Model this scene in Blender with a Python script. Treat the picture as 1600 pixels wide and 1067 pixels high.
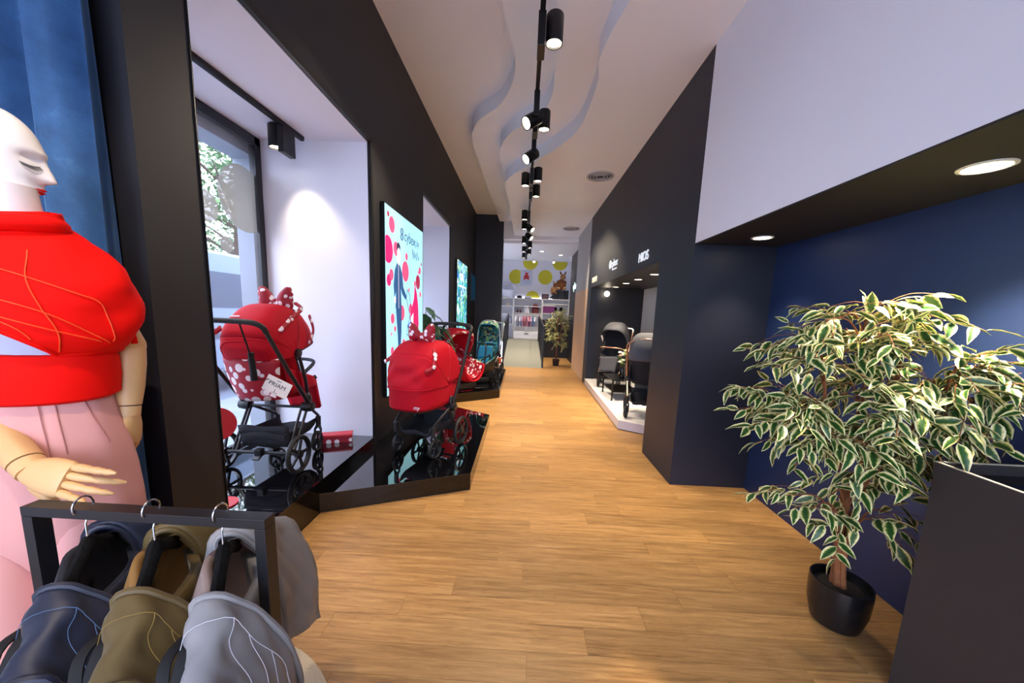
import bpy, bmesh, math, random
from mathutils import Vector, Matrix, Euler
R = math.radians
rng = random.Random(7)
for o in list(bpy.data.objects): bpy.data.objects.remove(o)
scn = bpy.context.scene
COL = scn.collection
# ---------------------------------------------------------------- camera, world, exposure
cam = bpy.data.cameras.new('camera'); camo = bpy.data.objects.new('camera', cam); COL.objects.link(camo)
cam.sensor_fit = 'HORIZONTAL'; cam.sensor_width = 36.0; cam.lens = 36.0*560/1600; cam.clip_start = 0.03; cam.clip_end = 200
cam.shift_x = 0.0; cam.shift_y = 0.0229
_M = [[0.99868, 0.04188, -0.0296], [0.03532, -0.14329, 0.98905], [0.03718, -0.98879, -0.14458]]
camo.matrix_world = Matrix(((_M[0][0], -_M[0][1], -_M[0][2], 0.0), (_M[1][0], -_M[1][1], -_M[1][2], 0.0),
                            (_M[2][0], -_M[2][1], -_M[2][2], 1.5), (0, 0, 0, 1)))
scn.camera = camo
scn.view_settings.view_transform = 'Standard'; scn.view_settings.look = 'None'
scn.view_settings.gamma = 1.0; scn.view_settings.use_curve_mapping = False
EXPO = 2.05
scn.view_settings.exposure = EXPO
w = bpy.data.worlds.new('daylight'); scn.world = w; w.use_nodes = True
bg = w.node_tree.nodes['Background']; bg.inputs['Color'].default_value = (0.66, 0.75, 1.0, 1); bg.inputs['Strength'].default_value = 2.25
SPOT_COL = (1.0, 0.82, 0.60)
def portal(name, loc, rot, sx, sy):
    l = bpy.data.lights.new(name, 'AREA'); l.shape = 'RECTANGLE'; l.size = sx; l.size_y = sy
    l.cycles.is_portal = True
    o = bpy.data.objects.new(name, l); COL.objects.link(o); o.location = loc; o.rotation_euler = rot
portal('window_portal', (-2.5, 2.49, 1.6), (0, R(-90), 0), 2.7, 1.75)
portal('window_portal', (-2.5, 5.93, 1.6), (0, R(-90), 0), 2.7, 1.8)
portal('shopfront_portal', (-.3, -3.1, 1.7), (R(90), 0, 0), 4.6, 3.2)
def spot(name, loc, target, power, angle=55, blend=.6, col=SPOT_COL, size=.04):
    l = bpy.data.lights.new(name, 'SPOT'); l.energy = power*1.4; l.spot_size = R(angle); l.spot_blend = blend
    l.color = col; l.shadow_soft_size = size
    o = bpy.data.objects.new(name, l); COL.objects.link(o); o.location = loc
    d = Vector(target) - Vector(loc); o.rotation_euler = d.to_track_quat('-Z', 'Y').to_euler()
    return o
# ---------------------------------------------------------------- colours and materials
def lin(h):
    h = h.lstrip('#'); c = [int(h[i:i+2], 16)/255 for i in (0, 2, 4)]
    return tuple((x/12.92 if x <= .04045 else ((x+.055)/1.055)**2.4) for x in c) + (1,)
MATS = {}
def mat(name, col, rough=.5, metal=0, bump=0, bscale=60, emit=0, spec=.5, sheen=0, coat=0, var=0, vscale=3, trans=0, alpha=1):
    if name in MATS: return MATS[name]
    m = bpy.data.materials.new(name); m.use_nodes = True; nt = m.node_tree; b = nt.nodes['Principled BSDF']
    c = lin(col) if isinstance(col, str) else tuple(col)+(1,)
    b.inputs['Base Color'].default_value = c; b.inputs['Roughness'].default_value = rough; b.inputs['Metallic'].default_value = metal
    b.inputs['Specular IOR Level'].default_value = spec
    if sheen: b.inputs['Sheen Weight'].default_value = sheen; b.inputs['Sheen Roughness'].default_value = .4
    if coat: b.inputs['Coat Weight'].default_value = coat; b.inputs['Coat Roughness'].default_value = .03
    if trans: b.inputs['Transmission Weight'].default_value = trans
    if alpha < 1: b.inputs['Alpha'].default_value = alpha
    if emit: b.inputs['Emission Color'].default_value = c; b.inputs['Emission Strength'].default_value = emit*2**(.9-EXPO)
    if bump or var:
        tc = nt.nodes.new('ShaderNodeTexCoord')
        n = nt.nodes.new('ShaderNodeTexNoise'); n.inputs['Scale'].default_value = bscale; n.inputs['Detail'].default_value = 4
        nt.links.new(tc.outputs['Object'], n.inputs['Vector'])
        if bump:
            bp = nt.nodes.new('ShaderNodeBump'); bp.inputs['Strength'].default_value = bump; bp.inputs['Distance'].default_value = .01
            nt.links.new(n.outputs['Fac'], bp.inputs['Height']); nt.links.new(bp.outputs['Normal'], b.inputs['Normal'])
        if var:
            n2 = nt.nodes.new('ShaderNodeTexNoise'); n2.inputs['Scale'].default_value = vscale; n2.inputs['Detail'].default_value = 5
            nt.links.new(tc.outputs['Object'], n2.inputs['Vector'])
            mr = nt.nodes.new('ShaderNodeMapRange'); mr.inputs['From Min'].default_value = .3; mr.inputs['From Max'].default_value = .7
            mr.inputs['To Min'].default_value = 1-var; mr.inputs['To Max'].default_value = 1+var
            nt.links.new(n2.outputs['Fac'], mr.inputs['Value'])
            mx = nt.nodes.new('ShaderNodeVectorMath'); mx.operation = 'SCALE'; mx.inputs[0].default_value = c[:3]
            nt.links.new(mr.outputs['Result'], mx.inputs['Scale']); nt.links.new(mx.outputs['Vector'], b.inputs['Base Color'])
    MATS[name] = m; return m
class NB:   # tiny node helper
    def __init__(s, name):
        s.m = bpy.data.materials.new(name); s.m.use_nodes = True; s.nt = s.m.node_tree; s.b = s.nt.nodes['Principled BSDF']; MATS[name] = s.m
    def n(s, t, **k):
        x = s.nt.nodes.new('ShaderNode'+t)
        for a, v in k.items():
            if a in x.inputs: x.inputs[a].default_value = v
            else: setattr(x, a, v)
        return x
    def l(s, a, b): s.nt.links.new(a, b)
    def ramp(s, src, stops, interp='LINEAR'):
        r = s.n('ValToRGB'); e = r.color_ramp.elements; r.color_ramp.interpolation = interp
        while len(e) < len(stops): e.new(.5)
        for el, (p, c) in zip(e, stops): el.position = p; el.color = lin(c) if isinstance(c, str) else (c, c, c, 1)
        s.l(src, r.inputs['Fac']); return r.outputs['Color']
def wood_floor():
    k = NB('oak_floor'); g = k.n('NewGeometry'); oi = k.n('ObjectInfo')
    mp = k.n('VectorMath', operation='MULTIPLY'); mp.inputs[1].default_value = (1.1, 16, 1); k.l(g.outputs['Position'], mp.inputs[0])
    cx = k.n('CombineXYZ'); mu = k.n('Math', operation='MULTIPLY'); mu.inputs[1].default_value = 90; k.l(oi.outputs['Random'], mu.inputs[0]); k.l(mu.outputs[0], cx.inputs['Z']); k.l(mu.outputs[0], cx.inputs['X'])
    ad = k.n('VectorMath', operation='ADD'); k.l(mp.outputs[0], ad.inputs[0]); k.l(cx.outputs[0], ad.inputs[1])
    n1 = k.n('TexNoise', Scale=2.6, Detail=9, Roughness=.68, Distortion=.7); k.l(ad.outputs[0], n1.inputs['Vector'])
    # cathedral rings
    mp2 = k.n('VectorMath', operation='MULTIPLY'); mp2.inputs[1].default_value = (.9, 5.5, 1); k.l(g.outputs['Position'], mp2.inputs[0])
    ad2 = k.n('VectorMath', operation='ADD'); k.l(mp2.outputs[0], ad2.inputs[0]); k.l(cx.outputs[0], ad2.inputs[1])
    n2 = k.n('TexNoise', Scale=1.5, Detail=2, Roughness=.5); k.l(ad2.outputs[0], n2.inputs['Vector'])
    m2 = k.n('Math', operation='MULTIPLY'); m2.inputs[1].default_value = 26; k.l(n2.outputs['Fac'], m2.inputs[0])
    fr = k.n('Math', operation='PINGPONG'); fr.inputs[1].default_value = 1; k.l(m2.outputs[0], fr.inputs[0])
    base = k.ramp(n1.outputs['Fac'], [(.28, '#7d5a34'), (.45, '#a27845'), (.58, '#b58a54'), (.75, '#c79e68')])
    rg = k.ramp(fr.outputs[0], [(0, .80), (.16, 1.0), (.85, 1.0), (1, 1.12)])
    mx = k.n('Mix', data_type='RGBA', blend_type='MULTIPLY'); mx.inputs['Factor'].default_value = .55
    k.l(base, mx.inputs['A']); k.l(rg, mx.inputs['B'])
    hv = k.n('HueSaturation'); mr = k.n('MapRange'); mr.inputs['To Min'].default_value = .84; mr.inputs['To Max'].default_value = 1.12
    k.l(oi.outputs['Random'], mr.inputs['Value']); k.l(mr.outputs['Result'], hv.inputs['Value']); k.l(mx.outputs['Result'], hv.inputs['Color'])
    k.l(hv.outputs['Color'], k.b.inputs['Base Color'])
    rr = k.n('MapRange'); rr.inputs['To Min'].default_value = .30; rr.inputs['To Max'].default_value = .46; k.l(n1.outputs['Fac'], rr.inputs['Value']); k.l(rr.outputs['Result'], k.b.inputs['Roughness'])
    bp = k.n('Bump', Strength=.12, Distance=.003); k.l(n1.outputs['Fac'], bp.inputs['Height']); k.l(bp.outputs['Normal'], k.b.inputs['Normal'])
    return k.m
def dots(name, ground, dot, scale=16, lo=.33, rough=.6):
    k = NB(name); tc = k.n('TexCoord')
    v = k.n('TexVoronoi', Scale=scale, Randomness=.75); k.l(tc.outputs['Object'], v.inputs['Vector'])
    r = k.ramp(v.outputs['Distance'], [(lo, dot), (lo+.03, ground)]); k.l(r, k.b.inputs['Base Color']); k.b.inputs['Roughness'].default_value = rough
    return k.m
WOOD = wood_floor()
M = dict(
 slate_wall=mat('slate_wall', '#181d2d', .5, bump=.03, bscale=250), black_wall=mat('black_wall', '#212127', .55, bump=.03, bscale=250), navy_wall=mat('navy_wall', '#142850', .5, bump=.03, bscale=250),
 white_wall=mat('white_wall', '#e4e4ec', .65, bump=.02, bscale=120), ceiling=mat('ceiling_paint', '#ebecf2', .8),
 grey_wall=mat('grey_wall', '#b9b8bd', .7), peach=mat('peach_wall', '#d8b496', .7), door_black=mat('soffit_black', '#1a181a', .7),
 gloss_black=mat('gloss_black', '#07070a', .03, spec=.9, coat=1), gloss_side=mat('gloss_side', '#0b090a', .12, spec=.6),
 black_metal=mat('black_metal', '#101012', .35, metal=.3), satin_black=mat('satin_black', '#17171a', .4), rubber=mat('rubber', '#131315', .6),
 chrome=mat('chrome', '#c9c9cc', .18, metal=1), rose=mat('rose_gold', '#b8917c', .3, metal=.8), silver=mat('silver_tube', '#b8bcc0', .3, metal=.9),
 red=mat('red_fabric', '#b80820', .7, bump=.12, bscale=18, spec=.2), red_hot=mat('red_jersey', '#ee0a02', .75, bump=.15, bscale=14, spec=.15), stitch=mat('orange_stitch', '#f04a12', .6),
 redpl=mat('red_plastic', '#d31423', .3), dots=dots('polka_dots', '#a30f26', '#f2e6ea', 17, .36), dots_bow=dots('polka_dots_bow', '#a00a24', '#f4eaee', 21, .36), dots_big=dots('polka_dots_big', '#a80f28', '#f4eaee', 13, .38),
 dark_fabric=mat('dark_fabric', '#1d1e26', .85, bump=.2, bscale=120), grey_fabric=mat('grey_fabric', '#505158', .85, bump=.2, bscale=120),
 navy_fab=mat('navy_fabric', '#1b2236', .5, bump=.15, bscale=9, sheen=.15), olive_fab=mat('olive_fabric', '#5b4a22', .55, bump=.15, bscale=9, sheen=.2), tan_fab=mat('tan_fabric', '#8a6634', .6, bump=.15, bscale=9),
 silver_fab=mat('silver_fabric', '#8b8988', .55, bump=.18, bscale=9, sheen=.1), strap=mat('webbing', '#0c0c0e', .8), velvet=mat('black_velvet', '#0a0a0b', .9, spec=.2, bump=.5, bscale=90),
 blue_thread=mat('blue_thread', '#4d6f92', .6), gold_thread=mat('gold_thread', '#8f7634', .6), white_thread=mat('white_thread', '#d8d8e0', .6),
 pink=mat('pink_trousers', '#d99a92', .7, bump=.1, bscale=7, sheen=.15), lav=mat('lavender_top', '#b7bbd2', .6, bump=.1, bscale=8),
 mannequin=mat('mannequin_white', '#ece6e2', .35), lips=mat('red_lips', '#d10f10', .25), lash=mat('lash', '#4a4a48', .5),
 limb=mat('beech_limb', '#d9ac74', .45, var=.05, vscale=9), limb_joint=mat('limb_gap', '#6b4525', .6),
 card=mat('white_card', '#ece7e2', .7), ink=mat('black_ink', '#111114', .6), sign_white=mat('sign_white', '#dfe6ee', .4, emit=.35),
 paper=mat('paper', '#d9d9d9', .6), white_gloss=mat('white_gloss', '#e9e6e2', .3), plat_white=mat('platform_white', '#e6e2e0', .5), plat_side=mat('platform_side', '#c3b9c0', .5),
 pot=mat('black_pot', '#111113', .25), soil=mat('soil', '#1d1712', .95, bump=.6, bscale=60), bark=mat('bark', '#7b4a26', .8, bump=.5, bscale=60, var=.2, vscale=20),
 teal=mat('teal_fabric', '#1b86a8', .7, bump=.1, bscale=20), stone=mat('stone', '#8e96a0', .85, bump=.3, bscale=14, var=.1), van=mat('van_white', '#9fb0c6', .3), van_dark=mat('van_dark', '#5c6b7c', .3),
 road=mat('road', '#737c8a', .9, var=.1), pave=mat('pavement', '#858c96', .9, var=.08), leafout=mat('tree_leaf', '#456f36', .6, var=.3, vscale=1.5), wood_trunk=mat('tree_bark', '#4a3a2c', .9),
 frame=mat('window_frame', '#15161a', .4), carpet=mat('grey_carpet', '#7d7f78', .95, bump=.5, bscale=200, var=.06, vscale=40), cream=mat('cream_carpet', '#d8c8ac', .95, bump=1.0, bscale=160),
 yellow=mat('yellow_print', '#cfc62a', .6), plush=mat('plush_brown', '#7a4a26', .95, bump=.8, bscale=90), plush2=mat('plush_tan', '#a0764c', .95, bump=.8, bscale=90),
)
def lamp_face():
    return mat('lamp_glow', (1.0, .86, .66), .4, emit=9)
M['glow'] = lamp_face()
k = NB('window_glass'); k.b.inputs['Base Color'].default_value = (.97, .98, 1, 1); k.b.inputs['Roughness'].default_value = 0; k.b.inputs['Alpha'].default_value = .08; k.b.inputs['Specular IOR Level'].default_value = .5
M['glass'] = k.m
M['frost'] = mat('frosted_film', '#c9cfc9', .5, alpha=.72)
# ---------------------------------------------------------------- mesh builder
class MB:
    def __init__(s): s.v = []; s.f = []; s.m = []
    def add(s, vs, fs, m=0):
        o = len(s.v); s.v += [tuple(v) for v in vs]; s.f += [tuple(i+o for i in f) for f in fs]; s.m += [m]*len(fs); return s
    def box(s, c, d, rot=None, m=0):
        x, y, z = (a/2 for a in d); vs = [Vector((i*x, j*y, k*z)) for i in (-1, 1) for j in (-1, 1) for k in (-1, 1)]
        if rot is not None:
            r = rot if isinstance(rot, Matrix) else Euler(rot).to_matrix(); vs = [r @ v for v in vs]
        c = Vector(c); return s.add([v+c for v in vs], [(0, 1, 3, 2), (4, 6, 7, 5), (0, 4, 5, 1), (2, 3, 7, 6), (0, 2, 6, 4), (1, 5, 7, 3)], m)
    def bb(s, x0, x1, y0, y1, z0, z1, m=0): return s.box(((x0+x1)/2, (y0+y1)/2, (z0+z1)/2), (x1-x0, y1-y0, z1-z0), m=m)
    def beam(s, a, b, wx, wz, m=0):
        a = Vector(a); b = Vector(b); d = b-a; q = d.to_track_quat('Y', 'Z').to_matrix(); return s.box((a+b)/2, (wx, d.length, wz), q, m)
    def prism(s, poly, z0, z1, m=0):
        n = len(poly); vs = [(x, y, z0) for x, y in poly]+[(x, y, z1) for x, y in poly]
        return s.add(vs, [tuple(range(n))[::-1], tuple(range(n, 2*n))]+[(i, (i+1) % n, n+(i+1) % n, n+i) for i in range(n)], m)
    def loft(s, rings, cap=True, closed=True, m=0):
        n = len(rings[0]); vs = [v for r in rings for v in r]; fs = []
        for i in range(len(rings)-1):
            for j in range(n if closed else n-1):
                k = (j+1) % n; fs.append((i*n+j, i*n+k, (i+1)*n+k, (i+1)*n+j))
        if cap and closed: fs += [tuple(range(n))[::-1], tuple(range((len(rings)-1)*n, len(rings)*n))]
        return s.add(vs, fs, m)
    def tube(s, pts, r, n=8, closed=False, m=0, flat=1.0, up=None):
        P = [Vector(p) for p in pts]; rs = r if isinstance(r, (list, tuple)) else [r]*len(P); rings = []; L = len(P)
        pa = None
        for i, p in enumerate(P):
            if closed: t = P[(i+1) % L]-P[i-1]
            else: t = (P[min(i+1, L-1)]-P[max(i-1, 0)])
            t.normalize()
            if pa is None:
                u = Vector(up) if up is not None else (Vector((0, 0, 1)) if abs(t.z) < .9 else Vector((1, 0, 0)))
            else: u = pa
            a = (u - t*u.dot(t)).normalized(); pa = a; b = t.cross(a)
            rings.append([p+(a*math.cos(2*math.pi*j/n)*flat+b*math.sin(2*math.pi*j/n))*rs[i] for j in range(n)])
        if closed: rings.append(rings[0]); return s.loft(rings, cap=False, m=m)
        return s.loft(rings, m=m)
    def lathe(s, prof, n=24, c=(0, 0, 0), rot=None, m=0):
        c = Vector(c); rings = []
        for r, z in prof:
            ring = [Vector((max(r, 1e-5)*math.cos(2*math.pi*j/n), max(r, 1e-5)*math.sin(2*math.pi*j/n), z)) for j in range(n)]
            if rot is not None: q = rot if isinstance(rot, Matrix) else Euler(rot).to_matrix(); ring = [q @ v for v in ring]
            rings.append([v+c for v in ring])
        return s.loft(rings, cap=False, m=m)
    def ell(s, c, d, nu=14, nv=9, rot=None, m=0):
        q = Euler(rot).to_matrix() if rot is not None else Matrix.Identity(3); c = Vector(c); rings = []
        for i in range(nv+1):
            a = math.pi*(i/nv)*.98+.01*math.pi; rings.append([c+q @ Vector((d[0]*math.sin(a)*math.cos(2*math.pi*j/nu), d[1]*math.sin(a)*math.sin(2*math.pi*j/nu), -d[2]*math.cos(a))) for j in range(nu)])
        return s.loft(rings, m=m)
    def grid(s, fn, nu, nv, m=0, thick=0):
        vs = [Vector(fn(i/nu, j/nv)) for i in range(nu+1) for j in range(nv+1)]
        fs = [(i*(nv+1)+j, (i+1)*(nv+1)+j, (i+1)*(nv+1)+j+1, i*(nv+1)+j+1) for i in range(nu) for j in range(nv)]
        return s.add(vs, fs, m)
    def build(s, name, mats, parent=None, loc=(0, 0, 0), rot=(0, 0, 0), smooth=True, ang=38, bevel=0, solid=0, sub=0, scale=None):
        me = bpy.data.meshes.new(name); me.from_pydata(s.v, [], s.f); me.validate()
        ml = mats if isinstance(mats, (list, tuple)) else [mats]
        for m_ in ml: me.materials.append(m_)
        if len(ml) > 1 and len(me.polygons) == len(s.m): me.polygons.foreach_set('material_index', s.m)
        bm = bmesh.new(); bm.from_mesh(me); bmesh.ops.recalc_face_normals(bm, faces=bm.faces); bm.to_mesh(me); bm.free()
        if smooth: me.shade_smooth(); me.set_sharp_from_angle(angle=R(ang))
        o = bpy.data.objects.new(name, me); COL.objects.link(o); o.location = loc; o.rotation_euler = rot
        if scale: o.scale = scale
        if parent is not None: o.parent = parent
        if solid: md = o.modifiers.new('solid', 'SOLIDIFY'); md.thickness = solid; md.offset = 0
        if bevel: md = o.modifiers.new('bevel', 'BEVEL'); md.width = bevel; md.segments = 2; md.limit_method = 'ANGLE'
        if sub: md = o.modifiers.new('sub', 'SUBSURF'); md.levels = sub; md.render_levels = sub
        return o
def tag(o, label=None, cat=None, group=None, kind=None):
    if label: o['label'] = label
    if cat: o['category'] = cat
    if group: o['group'] = group
    if kind: o['kind'] = kind
    return o
def thing(name, label, cat, loc=(0, 0, 0), rz=0, group=None):
    o = bpy.data.objects.new(name, None); COL.objects.link(o); o.location = loc; o.rotation_euler = (0, 0, rz); o.empty_display_size = .1
    return tag(o, label, cat, group)
def struct(o): o['kind'] = 'structure'; return o
def arc(c, r, a0, a1, n, plane='xz'):
    out = []
    for i in range(n+1):
        a = R(a0+(a1-a0)*i/n); u, v = r*math.cos(a), r*math.sin(a)
        out.append(Vector(c)+Vector({'xz': (u, 0, v), 'xy': (u, v, 0), 'yz': (0, u, v)}[plane]))
    return out
def smooth_path(pts, n=6):
    P = [Vector(p) for p in pts]; P = [P[0]*2-P[1]]+P+[P[-1]*2-P[-2]]; out = []
    for i in range(1, len(P)-2):
        for j in range(n):
            t = j/n; a, b, c, d = P[i-1:i+3]
            out.append(.5*((2*b)+(c-a)*t+(2*a-5*b+4*c-d)*t*t+(3*b-a-3*c+d)*t**3))
    out.append(P[-2]); return out
def text_part(name, txt, size, m, parent, loc, rot, depth=.002, shear=0, align='LEFT', sx=1):
    cu = bpy.data.curves.new(name, 'FONT'); cu.body = txt; cu.size = size; cu.extrude = depth; cu.shear = shear; cu.align_x = align
    o = bpy.data.objects.new(name, cu); COL.objects.link(o)
    dg = bpy.context.evaluated_depsgraph_get(); me = bpy.data.meshes.new_from_object(o.evaluated_get(dg)); bpy.data.objects.remove(o)
    me.materials.clear(); me.materials.append(m); o = bpy.data.objects.new(name, me); COL.objects.link(o); o.parent = parent; o.location = loc; o.rotation_euler = rot; o.scale = (sx, 1, 1)
    return o
# ---------------------------------------------------------------- the room
XL, XR, XW = -1.43, 1.385, 2.055
ZS = 2.12
fl = struct(MB().bb(-3.0, 2.2, -3.2, 10.3, -.06, -.004).build('floor', WOOD, smooth=False))
def planks():
    W, L = .146, 1.22; y = -1.22; n = 0; r = random.Random(3)
    while y < 9.86:
        x0 = -2.9 if y < 1.2 else XL; x1 = XW if y < 3.1 else (1.62 if 3.8 < y < 7.7 else XR)
        y1 = min(y+W, 9.88)
        x = x0 - r.uniform(.05, L-.1)
        while x < x1-.01:
            a, b = max(x, x0), min(x+L, x1); x += L
            if b-a < .02 or (b < XL+.1 and y > 1.2): continue
            if y < 0 and r.random() < .0: continue
            mb = MB().bb(a+.0007, b-.0007, y+.0007, y1-.0007, -.004, 0)
            mb.build('plank', WOOD, parent=fl, smooth=False); n += 1
        y += W
    return n
NPL = planks()
# right strip beyond the ramp
MB().bb(.60, 1.5, 9.885, 12.38, -.004, 0).build('plank', WOOD, parent=fl, smooth=False)
struct(MB().bb(.5, 1.6, 10.25, 12.6, -.06, -.005).build('floor', WOOD, smooth=False))
# left wall: solid pieces between the window niches
NZ = 2.95
wl = MB()
wl.bb(-2.5, XL, 1.345, 1.60, 0, 4.35); wl.bb(-2.5, XL, 3.37, 5.02, 0, 4.35); wl.bb(-2.5, XL, 6.86, 10.30, 0, 4.35)
wl.bb(-2.5, XL, 1.60, 3.37, NZ, 4.35); wl.bb(-2.5, XL, 5.02, 6.86, 3.03, 4.35)
wl.bb(-2.5, XL, 5.02, 6.86, 0, .145)
struct(wl.build('wall_left', M['black_wall'], smooth=False))
struct(MB().bb(-3.05, -2.9, -3.2, 1.6, 0, 4.35).build('wall_left', M['white_wall'], smooth=False))
struct(MB().bb(-2.9, XL, -3.2, 1.345, 3.9, 4.35).build('ceiling', M['ceiling'], smooth=False))
# niche liners (white)
def niche(y0, y1, z0, z1, nm):
    mb = MB(); t = .012
    mb.bb(-2.42, XL-.022, y1-t, y1, z0, z1); mb.bb(-2.42, XL-.022, y0, y0+t, z0, z1); mb.bb(-2.42, XL-.022, y0, y1, z1-t, z1)
    struct(mb.build('trim_'+nm, M['white_wall'], smooth=False))
    fr = MB(); b = .035; px = XL+.006
    fr.bb(XL-.022, px, y1-.006, y1+b, z0, z1+b); fr.bb(XL-.022, px, y0-b*.0, y0+.006, z0, z1); fr.bb(XL-.022, px, y0, y1+b, z1-.006, z1+b)
    struct(fr.build('trim_'+str(int(nm)+2), M['black_metal'], smooth=False))
niche(1.60, 3.37, .24, NZ, '1'); niche(5.02, 6.86, .145, 3.03, '2')
# windows
def window(nm, y0, y1, z0, z1, stick):
    x = -2.44; fw = .07; mb = MB()
    mb.bb(x-.03, x+.03, y0, y0+fw, z0, z1); mb.bb(x-.03, x+.03, y1-fw, y1, z0, z1); mb.bb(x-.03, x+.03, y0, y1, z1-fw, z1); mb.bb(x-.03, x+.03, y0, y1, z0, z0+.05)
    wo = struct(mb.build('window_'+nm, M['frame'], smooth=False, bevel=.004))
    MB().bb(x-.004, x+.004, y0+fw, y1-fw, z0+.05, z1-fw).build('pane', M['glass'], parent=wo, smooth=False)
    for (cy, cz, r) in stick:
        d = MB(); pts = []
        for i in range(40):
            a = 2*math.pi*i/40; yy = min(cy+r*math.cos(a), y1-fw-.002); pts.append((yy, cz+r*math.sin(a)))
        vs = [(x+.0055, p[0], p[1]) for p in pts]+[(x+.0065, p[0], p[1]) for p in pts]; n = 40
        d.add(vs, [tuple(range(n)), tuple(range(n, 2*n))]+[(i, (i+1) % n, n+(i+1) % n, n+i) for i in range(n)])
        d.build('frosted_disc', M['frost'], parent=wo, smooth=False)
window('1', 1.60, 3.35, .24, 2.93, [(3.15, 2.37, .27), (2.76, 2.21, .115), (2.93, 1.96, .065), (2.1, 1.5, .3), (1.9, 2.3, .16)])
window('2', 5.03, 6.84, .15, 3.0, [(6.3, 2.3, .25), (5.7, 1.9, .15)])
# right side
wr = MB()
wr.bb(XR, 1.56, 3.135, 3.91, 0, 4.35); wr.bb(XR, 1.56, 3.91, 7.82, 2.085, 4.35); wr.bb(XR, 1.56, 7.82, 8.22, 0, 4.35)
wr.bb(1.56, XW+.1, 3.135, 3.40, 0, 2.2); wr.bb(1.5, 1.7, 10.2, 12.42, 0, 3.6)
struct(wr.build('wall_right', M['slate_wall'], smooth=False))
struct(MB().bb(XW, 2.2, -3.2, 3.135, 0, 2.2).build('wall_right', M['navy_wall'], smooth=False))
struct(MB().bb(XR, 1.56, -3.2, 3.132, ZS+.004, 4.35).build('wall_right', M['white_wall'], smooth=False))
struct(MB().bb(XR+.002, 2.2, -3.2, 3.134, ZS-.004, ZS+.004).bb(1.56, 2.2, -3.2, 3.134, ZS+.004, ZS+.08).build('ceiling', M['door_black'], smooth=False))
struct(MB().bb(XR, 1.56, 8.22, 10.2, 2.10, 4.35).build('wall_right', M['grey_wall'], smooth=False))
struct(MB().bb(XR, 1.56, 8.22, 10.2, 0, 2.10).build('wall_right', M['peach'], smooth=False))
# recess behind the right opening
struct(MB().bb(1.56, 2.6, 7.82, 7.95, 0, 2.3).bb(1.56, 2.6, 3.2, 3.41, 0, 2.3).bb(1.56, 2.6, 3.41, 7.82, 2.085, 2.3).build('wall_back', M['black_wall'], smooth=False))
struct(MB().bb(2.5, 2.62, 3.41, 7.82, 0, 2.085).build('wall_right', M['grey_wall'], smooth=False))
struct(MB().bb(1.4, 2.6, 3.3, 7.9, -.05, -.004).build('floor', WOOD, smooth=False))
# ceiling tiers: each tier starts at its own wavy edge and covers everything to the right of it
E1 = [(.02, -3.2), (-.35, 1.0), (-.42, 2.3), (-.30, 3.2), (-.20, 3.85), (-.24, 4.27), (-.41, 4.70), (-.70, 5.05), (-.85, 5.45), (-.88, 6.0), (-.86, 7.0), (-.83, 8.5), (-.79, 10.26)]
E2 = [(.75, -3.2), (.35, 1.0), (.14, 2.3), (.14, 3.1), (.19, 3.85), (.185, 4.2), (.07, 4.55), (-.24, 4.92), (-.42, 5.34), (-.46, 5.75), (-.44, 6.4), (-.42, 8.5), (-.40, 10.26)]
E3 = [(1.3, -3.2), (1.1, 1.0), (.85, 2.1), (.62, 2.75), (.53, 3.3), (.575, 3.65), (.53, 4.44), (.32, 4.95), (-.06, 5.55), (-.34, 6.02), (-.415, 6.45), (-.40, 7.2), (-.39, 8.5), (-.38, 10.26)]
cl = struct(MB().bb(-1.5, 1.56, -3.2, 10.28, 4.13, 4.3).build('ceiling', M['ceiling'], smooth=False))
for e, z0, z1 in ((E1, 3.955, 4.131), (E2, 3.78, 3.956), (E3, 3.60, 3.781)):
    p = smooth_path([(x, y, 0) for x, y in e], 8); poly = [(v.x, v.y) for v in p]+[(1.40, 10.26), (1.40, -3.2)]
    mb = MB(); mb.prism(poly, z0, z1)
    o = mb.build('ceiling_tier', M['ceiling'], parent=cl, ang=30)
# far end: black return wall and lintel over the ramp
struct(MB().bb(XL, -.67, 10.26, 10.42, 0, 4.35).build('wall_back', M['black_wall'], smooth=False))
struct(MB().bb(-.67, 1.5, 10.26, 10.42, 3.50, 4.35).build('wall_back', M['ceiling'], smooth=False))
# shopfront behind the camera
sf = MB(); sf.bb(-3.05, -2.7, -3.25, -3.1, 0, 4.3); sf.bb(2.0, 2.3, -3.25, -3.1, 0, 4.3); sf.bb(-3.05, 2.3, -3.25, -3.1, 3.4, 4.35); sf.bb(-.35, -.27, -3.25, -3.1, 0, 3.4)
struct(sf.build('wall_front', M['frame'], smooth=False))
# back room
BY = 13.6
struct(MB().bb(-1.6, 2.4, 12.42, BY+.1, .50, .565).build('floor', M['carpet'], smooth=False))
rp = struct(MB().add([(-.60, 9.88, 0), (.58, 9.88, 0), (.58, 12.42, .56), (-.60, 12.42, .56), (-.60, 9.88, -.03), (.58, 9.88, -.03), (.58, 12.42, -.03), (-.60, 12.42, -.03)],
     [(0, 1, 2, 3), (7, 6, 5, 4), (0, 4, 5, 1), (1, 5, 6, 2), (2, 6, 7, 3), (3, 7, 4, 0)]).build('ramp', M['carpet'], smooth=False))
struct(MB().bb(.585, 1.5, 12.40, 12.50, 0, 1.30).build('wall_back', M['black_wall'], smooth=False))
wb = struct(MB().bb(-1.7, 2.4, BY, BY+.1, .5, 3.45).build('wall_back', M['white_wall'], smooth=False))
struct(MB().bb(-1.7, 2.4, 10.42, BY+.1, 3.42, 3.50).build('ceiling', M['ceiling'], smooth=False))
struct(MB().bb(-1.8, -1.6, 10.42, BY+.1, .0, 3.5).build('wall_left', M['white_wall'], smooth=False))
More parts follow.
